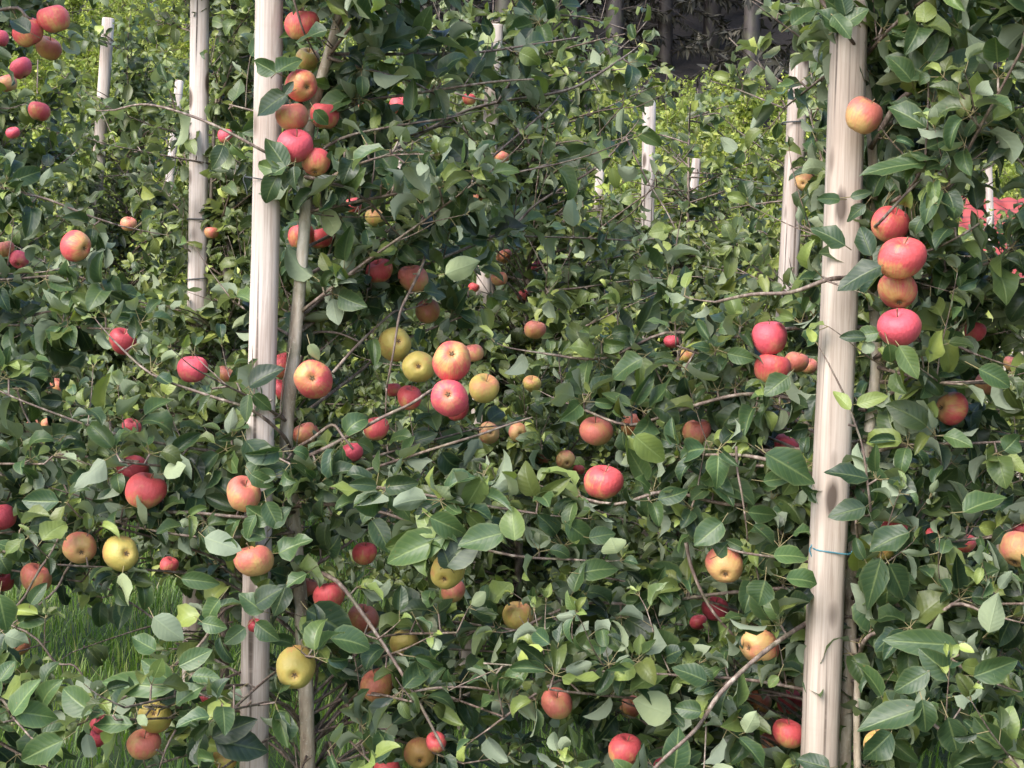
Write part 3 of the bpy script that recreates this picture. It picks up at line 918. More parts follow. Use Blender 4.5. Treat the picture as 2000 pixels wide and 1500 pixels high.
# hand-traced boughs: photo points with distance, radius, leaf spacing (0 = bare), which tree
BOUGHS_L = [
    ([(566, 872, 3.5), (548, 845, 3.42), (490, 800, 3.36), (400, 770, 3.36), (295, 730, 3.4), (222, 665, 3.45)], .0046, .16),
    ([(570, 880, 3.5), (608, 858, 3.45), (648, 830, 3.42), (668, 850, 3.4), (690, 878, 3.4)], .0046, 0),
    ([(572, 905, 3.5), (610, 887, 3.45), (650, 868, 3.42), (745, 816, 3.42), (800, 790, 3.42), (842, 762, 3.45)], .0056, .2),
    ([(582, 668, 3.55), (600, 654, 3.6), (630, 648, 3.6), (665, 652, 3.6), (702, 668, 3.6)], .004, 0),
    ([(650, 728, 3.5), (700, 672, 3.55), (765, 612, 3.6), (781, 608, 3.62)], .004, .2),
    ([(838, 470, 3.7), (826, 515, 3.58), (800, 570, 3.52), (781, 612, 3.5), (768, 690, 3.48), (755, 757, 3.5)], .0042, .14),
    ([(595, 330, 3.5), (560, 320, 3.4), (518, 297, 3.33), (420, 245, 3.33), (332, 213, 3.38), (275, 204, 3.45), (225, 215, 3.5)], .004, .12),
    ([(598, 330, 3.5), (640, 285, 3.48), (700, 260, 3.46), (805, 241, 3.48), (870, 232, 3.5)], .0042, .16),
    ([(596, 345, 3.5), (640, 355, 3.46), (676, 368, 3.46), (722, 396, 3.5), (760, 440, 3.55)], .0046, .14),
    ([(566, -25, 3.3), (574, 0, 3.3), (591, 56, 3.32), (607, 90, 3.36), (623, 119, 3.44)], .003, 0),
    ([(640, 112, 3.5), (700, 131, 3.5), (760, 147, 3.5), (807, 161, 3.52), (860, 190, 3.55)], .0042, .12),
    ([(600, 420, 3.55), (760, 300, 3.9), (888, 226, 4.0), (972, 200, 4.0), (1100, 178, 4.0), (1160, 150, 4.0), (1224, 108, 4.05)], .0052, .17),
    ([(972, 200, 4.0), (1010, 140, 3.95), (1035, 88, 3.9), (1060, 52, 3.88)], .0038, .08),
    ([(888, 182, 4.05), (930, 193, 4.02), (972, 200, 4.0)], .003, 0),
    ([(596, 540, 3.6), (760, 450, 3.75), (891, 367, 3.85), (940, 325, 3.9), (1017, 259, 3.92), (1070, 213, 3.95)], .0046, .11),
    ([(590, 620, 3.6), (800, 530, 3.8), (986, 451, 3.9), (1052, 395, 3.9), (1168, 325, 3.9), (1222, 267, 3.9)], .0046, .09),
    ([(1222, 267, 3.9), (1259, 343, 3.88), (1300, 410, 3.85), (1318, 446, 3.8)], .0026, .4),
    ([(590, 640, 3.6), (780, 520, 3.85), (937, 469, 4.1), (1000, 462, 4.15), (1140, 465, 4.2), (1230, 470, 4.2)], .0036, .12),
    ([(680, 930, 3.6), (839, 879, 3.42), (930, 851, 3.35), (985, 832, 3.35), (1040, 815, 3.35)], .0036, .3),
    ([(598, 1110, 3.5), (640, 1125, 3.42), (672, 1150, 3.36), (737, 1241, 3.3), (807, 1352, 3.26), (868, 1466, 3.22)], .0056, .35),
    ([(809, 1350, 3.26), (850, 1344, 3.26), (912, 1342, 3.26), (975, 1352, 3.28), (1010, 1362, 3.3)], .0034, .25),
    ([(676, 1200, 3.5), (684, 1250, 3.5), (702, 1342, 3.5), (702, 1482, 3.5)], .0022, 0),
    ([(590, 1140, 3.5), (520, 1165, 3.4), (440, 1190, 3.4), (388, 1262, 3.3), (297, 1328, 3.25), (161, 1412, 3.2)], .0042, .06),
    ([(343, 1426, 3.2), (325, 1460, 3.18), (312, 1500, 3.18)], .003, .1),
    ([(575, 1000, 3.5), (480, 1010, 3.35), (330, 1000, 3.4), (200, 1030, 3.45), (136, 1104, 3.45), (108, 1153, 3.42), (52, 1199, 3.4)], .0042, .11),
    ([(575, 1040, 3.5), (430, 1050, 3.4), (320, 1040, 3.4), (200, 1015, 3.5)], .004, .06),
    ([(572, 990, 3.5), (650, 985, 3.4), (760, 1005, 3.35), (870, 1050, 3.25), (1000, 1085, 3.22), (1120, 1093, 3.22)], .0048, .055),
    ([(572, 960, 3.5), (700, 950, 3.3), (820, 965, 3.25), (930, 985, 3.22), (1060, 1005, 3.2)], .0044, .055),
]
BOUGHS_A = [   # the tree just outside, beyond the white post
    ([(-380, 1000, 3.85), (-150, 1020, 3.6), (0, 1195, 3.4), (80, 1108, 3.38), (110, 1060, 3.4)], .0042, .14),
    ([(-380, 1150, 3.85), (-100, 1190, 3.5), (52, 1234, 3.4), (108, 1293, 3.4), (145, 1300, 3.4), (171, 1335, 3.4)], .0034, .25),
    ([(-380, 1300, 3.85), (-150, 1340, 3.4), (-10, 1360, 3.2), (22, 1398, 3.15), (60, 1440, 3.12)], .004, .07),
    ([(-380, 800, 3.85), (-100, 640, 3.8), (10, 710, 3.75), (45, 800, 3.72), (72, 850, 3.7), (112, 920, 3.6), (145, 990, 3.55)], .0036, .12),
    ([(-380, 200, 3.85), (-100, 60, 3.7), (20, 15, 3.68), (55, 35, 3.68), (95, 60, 3.72)], .005, .1),
    ([(-380, 640, 3.85), (-150, 560, 3.7), (30, 545, 3.7), (150, 540, 3.7), (240, 580, 3.75)], .0042, .06),
    ([(-380, 420, 3.85), (-100, 360, 3.7), (60, 380, 3.7), (170, 420, 3.72), (230, 440, 3.75)], .004, .06),
]
BOUGHS_R = [
    ([(1690, 860, 3.1), (1500, 880, 3.3), (1300, 860, 3.5), (1284, 846, 3.55), (1308, 732, 3.55), (1330, 676, 3.55), (1308, 602, 3.55), (1315, 515, 3.55)], .0042, .055),
    ([(1700, 520, 3.1), (1660, 540, 3.0), (1614, 547, 2.95), (1545, 571, 2.98), (1468, 575, 3.02), (1398, 590, 3.1)], .0052, .16),
    ([(1690, 960, 3.1), (1640, 940, 3.13), (1590, 928, 3.12), (1545, 910, 3.1), (1457, 890, 3.12), (1377, 889, 3.2)], .0062, .14),
    ([(1438, 872, 3.1), (1440, 917, 3.1), (1448, 960, 3.08), (1454, 998, 3.08)], .003, .25),
    ([(1685, 1110, 3.1), (1672, 1010, 2.98), (1699, 1005, 2.92), (1695, 949, 2.9), (1685, 875, 2.9), (1671, 830, 2.9), (1652, 777, 2.9)], .0032, .1),
    ([(1700, 886, 3.1), (1750, 872, 3.05), (1807, 868, 3.0), (1890, 866, 3.0), (1975, 862, 3.0)], .0042, .1),
    ([(1708, 700, 3.1), (1760, 668, 3.0), (1800, 664, 3.0), (1840, 664, 3.0), (1900, 690, 3.0)], .005, .09),
    ([(1680, 1205, 3.1), (1630, 1205, 3.12), (1576, 1217, 3.08), (1489, 1276, 3.0), (1408, 1353, 2.95), (1363, 1420, 2.95), (1300, 1479, 2.95), (1270, 1510, 2.95)], .006, .3),
    ([(1680, 1085, 3.1), (1600, 1098, 3.12), (1545, 1092, 3.1), (1454, 1080, 3.1), (1420, 1070, 3.12)], .004, .15),
    ([(1340, 1060, 3.2), (1349, 1104, 3.2), (1372, 1160, 3.2), (1398, 1202, 3.2), (1447, 1255, 3.22), (1500, 1300, 3.25)], .0042, .11),
    ([(1680, 1140, 3.1), (1720, 1165, 3.0), (1765, 1188, 2.98), (1800, 1228, 2.95), (1860, 1290, 2.85), (1930, 1330, 2.8)], .006, .06),
    ([(1675, 1350, 3.1), (1620, 1360, 3.2), (1566, 1361, 3.2), (1461, 1355, 3.2)], .0028, .2),
    ([(1700, 290, 3.1), (1751, 203, 3.05), (1790, 171, 3.02), (1840, 120, 3.0), (1881, 66, 3.0), (1902, 0, 3.0), (1908, -40, 3.0)], .0062, .11),
    ([(1700, 420, 3.1), (1770, 375, 2.98), (1800, 330, 2.92), (1808, 300, 2.9), (1814, 140, 2.9), (1804, 45, 2.9)], .0036, .055),
    ([(1790, 171, 3.02), (1825, 155, 2.98), (1895, 115, 2.95), (1960, 90, 2.95), (2030, 60, 2.95)], .005, .09),
    ([(1590, -30, 3.0), (1604, 0, 3.0), (1643, 52, 2.98), (1671, 91, 3.04), (1690, 130, 3.1)], .005, .16),
    ([(1704, 445, 3.08), (1715, 437, 2.93), (1740, 410, 2.9), (1770, 378, 2.9), (1800, 350, 2.9)], .004, .3),
    ([(1704, 470, 3.1), (1780, 440, 3.05), (1807, 413, 3.0), (1850, 400, 3.0)], .004, .1),
    ([(1706, 560, 3.1), (1850, 530, 3.05), (1937, 511, 3.0), (1993, 465, 3.0), (2040, 430, 3.0)], .0042, .13),
    ([(1675, 1420, 3.1), (1740, 1420, 2.85), (1800, 1400, 2.75), (1860, 1440, 2.7), (1960, 1440, 2.7)], .005, .05),
    ([(1675, 1290, 3.1), (1690, 1250, 3.0), (1720, 1235, 2.98), (1790, 1245, 2.9), (1860, 1180, 2.85), (1930, 1200, 2.82)], .005, .06),
    ([(1690, 800, 3.1), (1560, 780, 3.3), (1450, 770, 3.3), (1330, 800, 3.3), (1230, 830, 3.35), (1140, 800, 3.4)], .005, .06),
    ([(1690, 1000, 3.1), (1560, 985, 3.2), (1420, 985, 3.2), (1300, 960, 3.2), (1200, 985, 3.2), (1095, 960, 3.25)], .005, .055),
    ([(1690, 640, 3.1), (1560, 640, 3.3), (1420, 660, 3.4), (1300, 650, 3.5), (1180, 700, 3.5), (1060, 690, 3.5)], .005, .055),
    ([(1680, 1180, 3.1), (1560, 1150, 3.2), (1400, 1160, 3.25), (1260, 1180, 3.3), (1130, 1180, 3.3), (1010, 1230, 3.35)], .005, .055),
    ([(1680, 1330, 3.1), (1500, 1330, 3.2), (1340, 1330, 3.2), (1200, 1330, 3.2), (1090, 1330, 3.2), (960, 1420, 3.2)], .005, .07),
]
CAPL = list(CAPS)
for lst in (BOUGHS_L, BOUGHS_A, BOUGHS_R):
    for pts_, r_, sp_ in lst:
        if sp_ == 0 or sp_ >= 0.14:
            for a_, b_ in zip(pts_[:-1], pts_[1:]):
                CAPL.append((a_[0], a_[1], b_[0] + .01, b_[1] + .01, 4 + F * r_ / a_[2], min(a_[2], b_[2]) - 0.005, .72))
CAPS_A = np.array(CAPL, float)
CAPS_P = np.array(CAPS, float)

# leaves drawn one by one: base, tip, distance, half width ratio, hue (0 dark .. 1 yellow green), value, face (1 upper, -1 under), tilt
HERO_L = [
    (540, 143, 497, 118, 3.36, .36, .3, .8, 1), (540, 143, 585, 108, 3.35, .36, .3, .8, 1), (560, 185, 498, 222, 3.33, .36, .25, .2, 1), (556, 185, 572, 160, 3.33, .3, .25, .2, 1),
    (560, 330, 520, 270, 3.31, .3, .35, .45, 1), (548, 335, 500, 320, 3.31, .33, .55, .7, 1), (545, 340, 510, 392, 3.3, .33, .3, .3, 1), (575, 325, 575, 366, 3.31, .38, .25, .2, 1), (560, 325, 520, 345, 3.3, .4, .4, .5, 1),
    (530, 1020, 480, 990, 3.2, .36, .4, .6, 1), (520, 1050, 470, 1030, 3.2, .36, .3, .5, 1), (490, 925, 530, 950, 3.22, .34, .4, .6, 1), (540, 930, 495, 925, 3.22, .34, .3, .5, 1), (500, 1180, 545, 1150, 3.2, .4, .2, .3, 1), (515, 1195, 470, 1160, 3.2, .36, .4, .6, 1), (500, 1215, 540, 1250, 3.2, .36, .35, .4, 1), (480, 1225, 440, 1255, 3.2, .36, .4, .7, 1), (560, 905, 500, 885, 3.3, .36, .4, .6, 1), (545, 880, 490, 905, 3.32, .33, .5, .6, 1), (480, 860, 530, 920, 3.3, .36, .3, .4, 1), (530, 1030, 560, 990, 3.2, .36, .3, .4, 1), (455, 1050, 440, 1100, 3.2, .33, .4, .7, 1), (487, 755, 542, 712, 3.3, .34, .2, .1, 1), (495, 770, 530, 800, 3.3, .3, .5, .5, 1), (487, 770, 478, 820, 3.3, .28, .5, .5, 1),
    (640, 60, 575, 75, 3.3, .36, .3, .5, 1), (615, 215, 640, 245, 3.32, .36, .45, .6, 1),
    (605, 672, 622, 705, 3.38, .3, .95, .9, -1), (870, 535, 935, 510, 3.4, .34, 1, 1, -1), (835, 130, 830, 172, 3.6, .45, 1, .9, 1),
    (240, 1118, 243, 1182, 3.34, .27, 1, .9, -1), (320, 925, 355, 905, 3.3, .42, .8, .8, -1),
    (1306, 452, 1270, 452, 3.75, .5, .75, .9, 1), (1312, 455, 1340, 450, 3.75, .3, .95, 1, -1), (1306, 455, 1300, 440, 3.7, .6, .8, 1, 1), (1312, 480, 1270, 485, 3.72, .25, 1, .9, 1),
    (945, 930, 905, 1000, 3.2, .3, .6, .7, 1), (870, 1050, 750, 1085, 3.2, .27, .5, .8, 1), (848, 1050, 815, 990, 3.2, .3, .65, .9, 1), (840, 1010, 915, 1040, 3.18, .32, .45, .7, 1), (1005, 1055, 1000, 990, 3.15, .4, .6, .8, 1),
    (1105, 1020, 1160, 1060, 3.18, .33, .4, .7, 1), (985, 1040, 900, 1060, 3.16, .32, .4, .7, 1), (1150, 1050, 1200, 1040, 3.18, .36, .4, .6, 1), (1205, 1080, 1195, 1055, 3.15, .8, 1, 1, -1),
    (1130, 1120, 1205, 1100, 3.2, .33, .35, .6, 1), (1120, 1155, 1135, 1100, 3.2, .34, .35, .5, 1), (870, 1105, 925, 1040, 3.2, .4, .25, .4, 1), (880, 1110, 865, 1070, 3.2, .4, .2, .2, 1),
    (600, 1190, 690, 1240, 3.28, .36, .2, .35, 1), (560, 1140, 535, 1200, 3.3, .34, .2, .3, 1), (600, 1120, 560, 1140, 3.2, .4, .4, .7, 1), (545, 1080, 600, 1050, 3.2, .4, .4, .7, 1),
    (500, 1005, 475, 1050, 3.2, .28, .4, .7, 1), (520, 980, 545, 1030, 3.2, .36, .35, .6, 1), (400, 1050, 465, 1070, 3.2, .33, .4, .8, -1), (355, 1130, 425, 1135, 3.22, .25, .45, .6, 1),
    (335, 1330, 280, 1290, 3.1, .34, .4, .9, 1), (340, 1345, 190, 1325, 3.1, .17, .45, .9, 1), (345, 1375, 390, 1335, 3.08, .42, .4, .8, 1), (375, 1320, 425, 1320, 3.1, .3, .4, .8, 1), (260, 1415, 180, 1410, 3.05, .22, .4, .8, 1),
    (270, 1395, 285, 1415, 3.0, .4, .9, 1, -1), (300, 1205, 355, 1250, 3.15, .36, .45, 1, -1), (395, 1215, 440, 1225, 3.15, .36, .4, .8, 1), (430, 1170, 395, 1210, 3.15, .4, .4, .8, 1), (305, 1270, 260, 1245, 3.12, .4, .4, .9, 1), (180, 1390, 115, 1345, 3.05, .35, .45, .8, 1), (125, 1445, 40, 1480, 3.0, .3, .4, .7, 1), (350, 1300, 410, 1270, 3.12, .3, .45, .8, 1),
    (415, 1440, 495, 1405, 3.2, .3, .15, .2, 1), (420, 1445, 520, 1465, 3.2, .3, .15, .2, 1), (400, 1430, 370, 1490, 3.2, .3, .2, .3, 1),
    (1310, 1395, 1240, 1370, 3.1, .45, .9, 1, -1),
]
HERO_A = [(25, 1395, 70, 1330, 3.0, .3, .5, 1, 1), (30, 1390, 110, 1395, 3.0, .32, .45, .95, 1), (10, 1240, 55, 1255, 3.2, .4, .45, .9, -1), (0, 1330, 25, 1290, 3.1, .4, .4, .8, 1), (60, 1180, 85, 1140, 3.3, .3, .35, .6, 1), (-5, 1060, 40, 1075, 3.3, .3, .4, .8, 1), (0, 1160, 10, 1230, 3.2, .4, .4, .8, 1), (60, 65, 20, 35, 3.6, .4, .15, .2, 1)]
HERO_R = [
    (1720, 520, 1637, 555, 2.84, .3, .2, .25, 1), (1715, 650, 1672, 655, 2.84, .4, .5, .6, 1), (1690, 660, 1642, 655, 2.84, .28, .2, .25, 1), (1735, 672, 1740, 708, 2.82, .45, .5, .6, 1), (1755, 675, 1790, 735, 2.82, .3, .55, .7, 1), (1700, 690, 1690, 665, 2.84, .5, .6, .7, -1),
    (1720, 1090, 1690, 1190, 2.85, .27, .25, .4, 1), (1735, 1100, 1770, 1170, 2.85, .33, .25, .4, 1), (1775, 1040, 1700, 1060, 2.86, .36, .3, .4, 1),
    (1690, 990, 1622, 1005, 2.88, .32, .25, .4, 1), (1695, 935, 1618, 915, 2.86, .26, .15, .3, 1), (1660, 800, 1628, 760, 2.86, .26, .8, .7, 1), (1672, 790, 1730, 770, 2.86, .26, .75, .6, 1),
    (1535, 1130, 1600, 1128, 2.92, .32, .45, .9, 1), (1510, 1085, 1580, 1080, 2.95, .3, .5, .9, 1), (1494, 1133, 1478, 1180, 3.0, .6, .3, .5, 1),
    (1860, 1320, 1800, 1275, 2.7, .33, .3, .5, 1), (1930, 1235, 1945, 1165, 2.72, .34, .7, .9, -1), (1815, 1310, 1745, 1345, 2.7, .3, .3, .5, 1), (1800, 1365, 1810, 1430, 2.68, .38, .3, .5, 1), (1800, 1380, 1680, 1420, 2.68, .24, .35, .5, 1),
    (1850, 1400, 1870, 1470, 2.68, .4, .25, .4, 1), (1740, 1430, 1690, 1480, 2.66, .4, .3, .4, 1), (1900, 1320, 1985, 1290, 2.7, .3, .4, .6, 1), (1870, 1260, 1740, 1250, 2.75, .2, .4, .6, 1), (1620, 1500, 1560, 1480, 2.8, .34, .25, .3, 1), (1900, 1450, 1970, 1470, 2.66, .3, .3, .4, 1), (1870, 1260, 1900, 1270, 2.75, .3, .9, 1, 1),
    (1640, 60, 1600, 20, 2.86, .36, .35, .5, 1), (1640, 55, 1690, 15, 2.86, .36, .4, .6, 1), (1650, 30, 1640, -20, 2.86, .4, .3, .4, 1), (1625, 30, 1660, 70, 2.85, .33, .5, .6, 1), (1670, 40, 1630, 5, 2.87, .4, .3, .5, 1), (1610, 0, 1650, 25, 2.87, .4, .4, .5, 1), (1806, 45, 1803, 5, 2.86, .6, .8, .9, 1), (1545, 50, 1590, 10, 3.0, .34, .4, .7, 1), (1660, 385, 1700, 375, 2.9, .24, .3, .5, 1), (1640, 390, 1600, 385, 2.9, .26, .35, .6, 1), (1690, 400, 1650, 430, 2.9, .28, .3, .4, 1),
    (1700, 500, 1680, 440, 2.86, .33, .2, .3, 1), (1650, 480, 1590, 440, 2.9, .3, .3, .4, 1), (1740, 80, 1800, 70, 2.9, .3, .4, .5, 1), (1810, 150, 1735, 100, 2.88, .34, .35, .6, 1), (1810, 120, 1850, 60, 2.86, .33, .4, .6, 1), (1815, 170, 1920, 90, 2.86, .25, .35, .5, 1),
    (1808, 290, 1880, 260, 2.86, .28, .3, .5, 1), (1808, 250, 1740, 200, 2.86, .3, .3, .6, 1), (1808, 320, 1690, 320, 2.86, .2, .35, .6, 1), (1805, 330, 1850, 310, 2.86, .34, .3, .4, 1), (1780, 160, 1745, 110, 2.88, .35, .35, .7, 1),
    (1495, 885, 1590, 940, 2.98, .3, .35, .6, 1), (1490, 940, 1550, 930, 3.0, .3, .35, .6, 1), (1880, 1000, 1960, 960, 2.85, .33, .4, .7, 1), (1910, 720, 1975, 750, 2.85, .33, .35, .7, 1), (1960, 880, 1990, 850, 2.8, .5, .4, .6, 1),
    (1255, 700, 1190, 730, 3.2, .36, .4, .5, 1), (1240, 850, 1300, 905, 3.1, .3, .7, .8, 1), (1410, 1020, 1360, 1060, 3.0, .4, .4, .6, 1), (1460, 1000, 1520, 1005, 3.0, .3, .4, .6, 1),
    (1400, 1085, 1420, 1060, 3.0, .5, .3, .4, 1), (1540, 735, 1495, 765, 3.15, .38, .4, .6, 1), (1420, 690, 1470, 700, 3.2, .33, .5, .6, 1), (1455, 1430, 1475, 1395, 2.95, .4, .9, .7, -1), (1520, 1320, 1500, 1340, 3.0, .4, .6, .6, 1), (1380, 1330, 1320, 1300, 2.95, .34, .3, .5, 1), (1370, 1390, 1320, 1380, 2.92, .4, .3, .5, 1),
]


def hero(LV, lst):
    for bx, by, tx, ty, Y, w, hue, val, face in lst:
        b, tp = at(bx, by, Y), at(tx, ty, Y - random.uniform(-0.015, 0.02))
        D = tp - b
        L = D.length * 1.08
        N = (Vector((-0.2, -1, 0.45)) + rv(0.22)).normalized() * face
        org = b - D.normalized() * 0.02 + Vector((0, 0.02, 0.004))
        LV.add(b + Vector((0, -0.004, 0)), D.normalized(), N, L, w, hue, val, random.uniform(0.15, 0.45), face * random.uniform(0.25, 0.7), org)


def ground_down(pt):
    return Vector((pt.x, pt.y, ground(pt.x, pt.y) - 0.05))


def front_tree(name_label, trunk_px, trunk_r, boughs, heroes, n_lat, seed, size=0.076, span=(0.38, 2.55), extra_trunks=(), infill=()):
    random.seed(seed)
    pts = [at(*p_) for p_ in trunk_px]
    low = pts[-1]
    foot = Vector((low.x + 0.01, low.y, ground(low.x, low.y) - 0.05))
    top = pts[0]
    base = Vector((foot.x, foot.y, ground(foot.x, foot.y)))
    root = empty('apple_tree', base)
    tag(root, name_label, 'apple tree', 'apple trees of the nearest row')
    path = [foot, foot.lerp(low, .5)] + pts[::-1]
    rad = [trunk_r * 1.25, trunk_r * 1.15] + [trunk_r * (1.1 - 0.5 * i / len(pts)) for i in range(len(pts))]
    if top.z < 2.7:
        path.append(Vector((top.x + 0.03, top.y, 2.8)))
        rad.append(trunk_r * 0.3)
    W = Wood()
    W.add(path, rad, 12, 0.06, seed)
    for ep, er in extra_trunks:
        W.add([at(*p_) for p_ in ep], er, 8, 0.05, seed + 5)
    trunk = W.build('trunk', M_BARK, root)
    LV = Leaves()
    hand = []
    for pts_, r_, sp_ in boughs:
        P_ = [at(*p_) for p_ in pts_]
        Wb = Wood()
        n_ = len(P_)
        Wb.add(P_, [r_ * (1.0 - 0.45 * i / (n_ - 1)) for i in range(n_)], 7, 0.09, random.randint(0, 9999))
        if sp_:
            for a_, b_ in zip(P_[:-1], P_[1:]):
                seg = (b_ - a_).length
                k = seg / sp_ + random.random() * 0.8
                for s in range(int(k)):
                    pp = a_.lerp(b_, random.random())
                    dd = (b_ - a_).normalized()
                    out = (dd.cross(rv(1)).normalized() * 0.8 + UP * 0.4 + Vector((0, -0.25, 0))).normalized()
                    if random.random() < 0.2:
                        shoot(Wb, LV, pp, (out + UP * .4).normalized(), random.uniform(.06, .16), size * .9)
                    else:
                        p2 = pp + out * random.uniform(.008, .03)
                        Wb.add([pp, pp.lerp(p2, .5), p2], [.0026, .0023, .0025], 5)
                        rosette(LV, p2, out, size)
            if sp_ < 0.3:
                shoot(Wb, LV, P_[-1], (P_[-1] - P_[-2]).normalized(), random.uniform(.05, .12), size * .85)
        hand.append(Wb)
    # grown side boughs
    cum = [p_.z for p_ in path]
    made = []
    for i in range(n_lat):
        z = random.uniform(*span)
        k = max(j for j in range(len(path) - 1) if path[j].z <= z) if z > path[0].z else 0
        f = (z - path[k].z) / max(1e-4, path[k + 1].z - path[k].z)
        p0 = path[k].lerp(path[k + 1], min(1, max(0, f)))
        az = i * 2.4 + random.uniform(-.4, .4)
        ln = random.uniform(.45, .78) * (1.15 - 0.3 * (z / 2.6))
        res = lateral(p0, az, ln, random.uniform(-.1, .55), .005, size, DENS1, True)
        if res is None or res[3] == 0:
            continue
        pth, Wl, Ll = res[:3]
        Wl.add(pth, [.0044 * (1 - .6 * j / (len(pth) - 1)) for j in range(len(pth))], 6, .06, random.randint(0, 9999))
        made.append(Wl)
        LV.rows += Ll.rows
    # short boughs where the row would otherwise stand open
    for (qx, qy, qY) in infill:
        c_ = at(qx, qy, qY)
        zt = max(base.z + .38, c_.z - random.uniform(.06, .3))
        kk = max(j for j in range(len(path) - 1) if path[j].z <= zt)
        s_ = path[kk].lerp(path[kk + 1], min(1, (zt - path[kk].z) / max(1e-4, path[kk + 1].z - path[kk].z)))
        m_ = s_.lerp(c_, .55) + Vector((0, .12, .04))
        Wb = Wood()
        end = c_ + (c_ - m_).normalized() * .05
        Wb.add([s_, s_.lerp(m_, .6) + Vector((0, .1, 0)), m_, c_, end], [.0042, .0038, .0032, .0026, .0018], 6, .06, random.randint(0, 9999))
        for k in range(4):
            pp = m_.lerp(end, .35 + .65 * k / 3)
            out = (rv(.6) + Vector((0, -.35, .5))).normalized()
            if k == 3 and random.random() < .5:
                shoot(Wb, LV, pp, out, random.uniform(.06, .14), size * .9)
            else:
                p2 = pp + out * random.uniform(.015, .05)
                Wb.add([pp, pp.lerp(p2, .5), p2], [.0024, .0022, .0024], 5)
                rosette(LV, p2, out, size)
        made.append(Wb)
    for Wb in hand + made:
        if len(Wb.V):
            Wb.build('branch', M_TWIG, root)
    A = LV.array()
    # thin by how dense the row is there, then clear the open views
    mid = A[:, 0:3] + A[:, 3:6] * A[:, 9:10] * .5
    px, py = proj(mid)
    A = A[~(grass_open(px, py) & (rng.random(len(A)) < .8))]
    A = prune(A)
    H = Leaves()
    hero(H, heroes)
    A = np.concatenate([A, H.array()])
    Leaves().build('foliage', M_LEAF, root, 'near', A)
    return root


random.seed(8)


def zone(n, x0, x1, y0, y1, Y0, Y1):
    out = []
    while len(out) < n:
        x, y = random.uniform(x0, x1), random.uniform(y0, y1)
        if not grass_open(np.array([x]), np.array([y]))[0]:
            out.append((x, y, random.uniform(Y0, Y1)))
    return out


IN_L = zone(20, 560, 1000, 1210, 1520, 3.15, 3.75) + zone(8, 200, 520, 1330, 1520, 3.0, 3.5) + zone(9, 150, 560, 880, 1150, 3.25, 3.7) + zone(10, 620, 1000, 240, 620, 3.5, 4.0)
IN_R = zone(20, 950, 1560, 1230, 1520, 3.05, 3.6) + zone(8, 1150, 1560, 900, 1200, 3.1, 3.5) + zone(7, 1100, 1500, 600, 880, 3.3, 3.7)
IN_A = zone(10, -40, 260, 860, 1150, 3.3, 3.8) + zone(7, -20, 180, 1330, 1520, 3.0, 3.4) + zone(7, -20, 260, 560, 850, 3.5, 4.0)
TL = [(672, -60, 3.5), (667, 0, 3.5), (655, 60, 3.5), (632, 140, 3.52), (610, 220, 3.55), (598, 300, 3.55), (597, 400, 3.53), (592, 480, 3.52), (578, 640, 3.52), (563, 800, 3.52), (559, 870, 3.52), (567, 960, 3.54), (585, 1150, 3.54), (597, 1340, 3.54), (601, 1510, 3.54)]
TR = [(1640, -60, 3.12), (1668, 60, 3.12), (1690, 160, 3.12), (1703, 280, 3.12), (1706, 420, 3.12), (1704, 560, 3.12), (1712, 690, 3.12), (1700, 820, 3.12), (1682, 960, 3.12), (1664, 1120, 3.12), (1660, 1260, 3.12), (1652, 1400, 3.12), (1648, 1510, 3.12)]
front_tree('apple tree with slim bare trunk rising beside the thick white post', TL, .0165, BOUGHS_L, HERO_L, 60, 21, infill=IN_L)
front_tree('apple tree with dark trunk half hidden behind the thick beige post', TR, .013, BOUGHS_R, HERO_R, 60, 33, infill=IN_R,
           extra_trunks=[([(1675, 1510, 3.08), (1673, 1400, 3.08), (1674, 1320, 3.08), (1664, 1250, 3.1)], [.008, .0075, .007, .007])])
TA = [(-360, -100, 3.85), (-370, 300, 3.85), (-380, 700, 3.85), (-385, 1100, 3.85), (-390, 1510, 3.85)]
front_tree('apple tree rooted outside the frame, reaching in with the hanging trio of apples', TA, .015, BOUGHS_A, HERO_A, 60, 45, infill=IN_A)
TB = [(2560, -100, 2.85), (2555, 300, 2.85), (2550, 700, 2.85), (2545, 1100, 2.85), (2540, 1510, 2.85)]
front_tree('apple tree rooted outside the frame beyond the beige post, only its boughs showing', TB, .015, [], [], 56, 57)


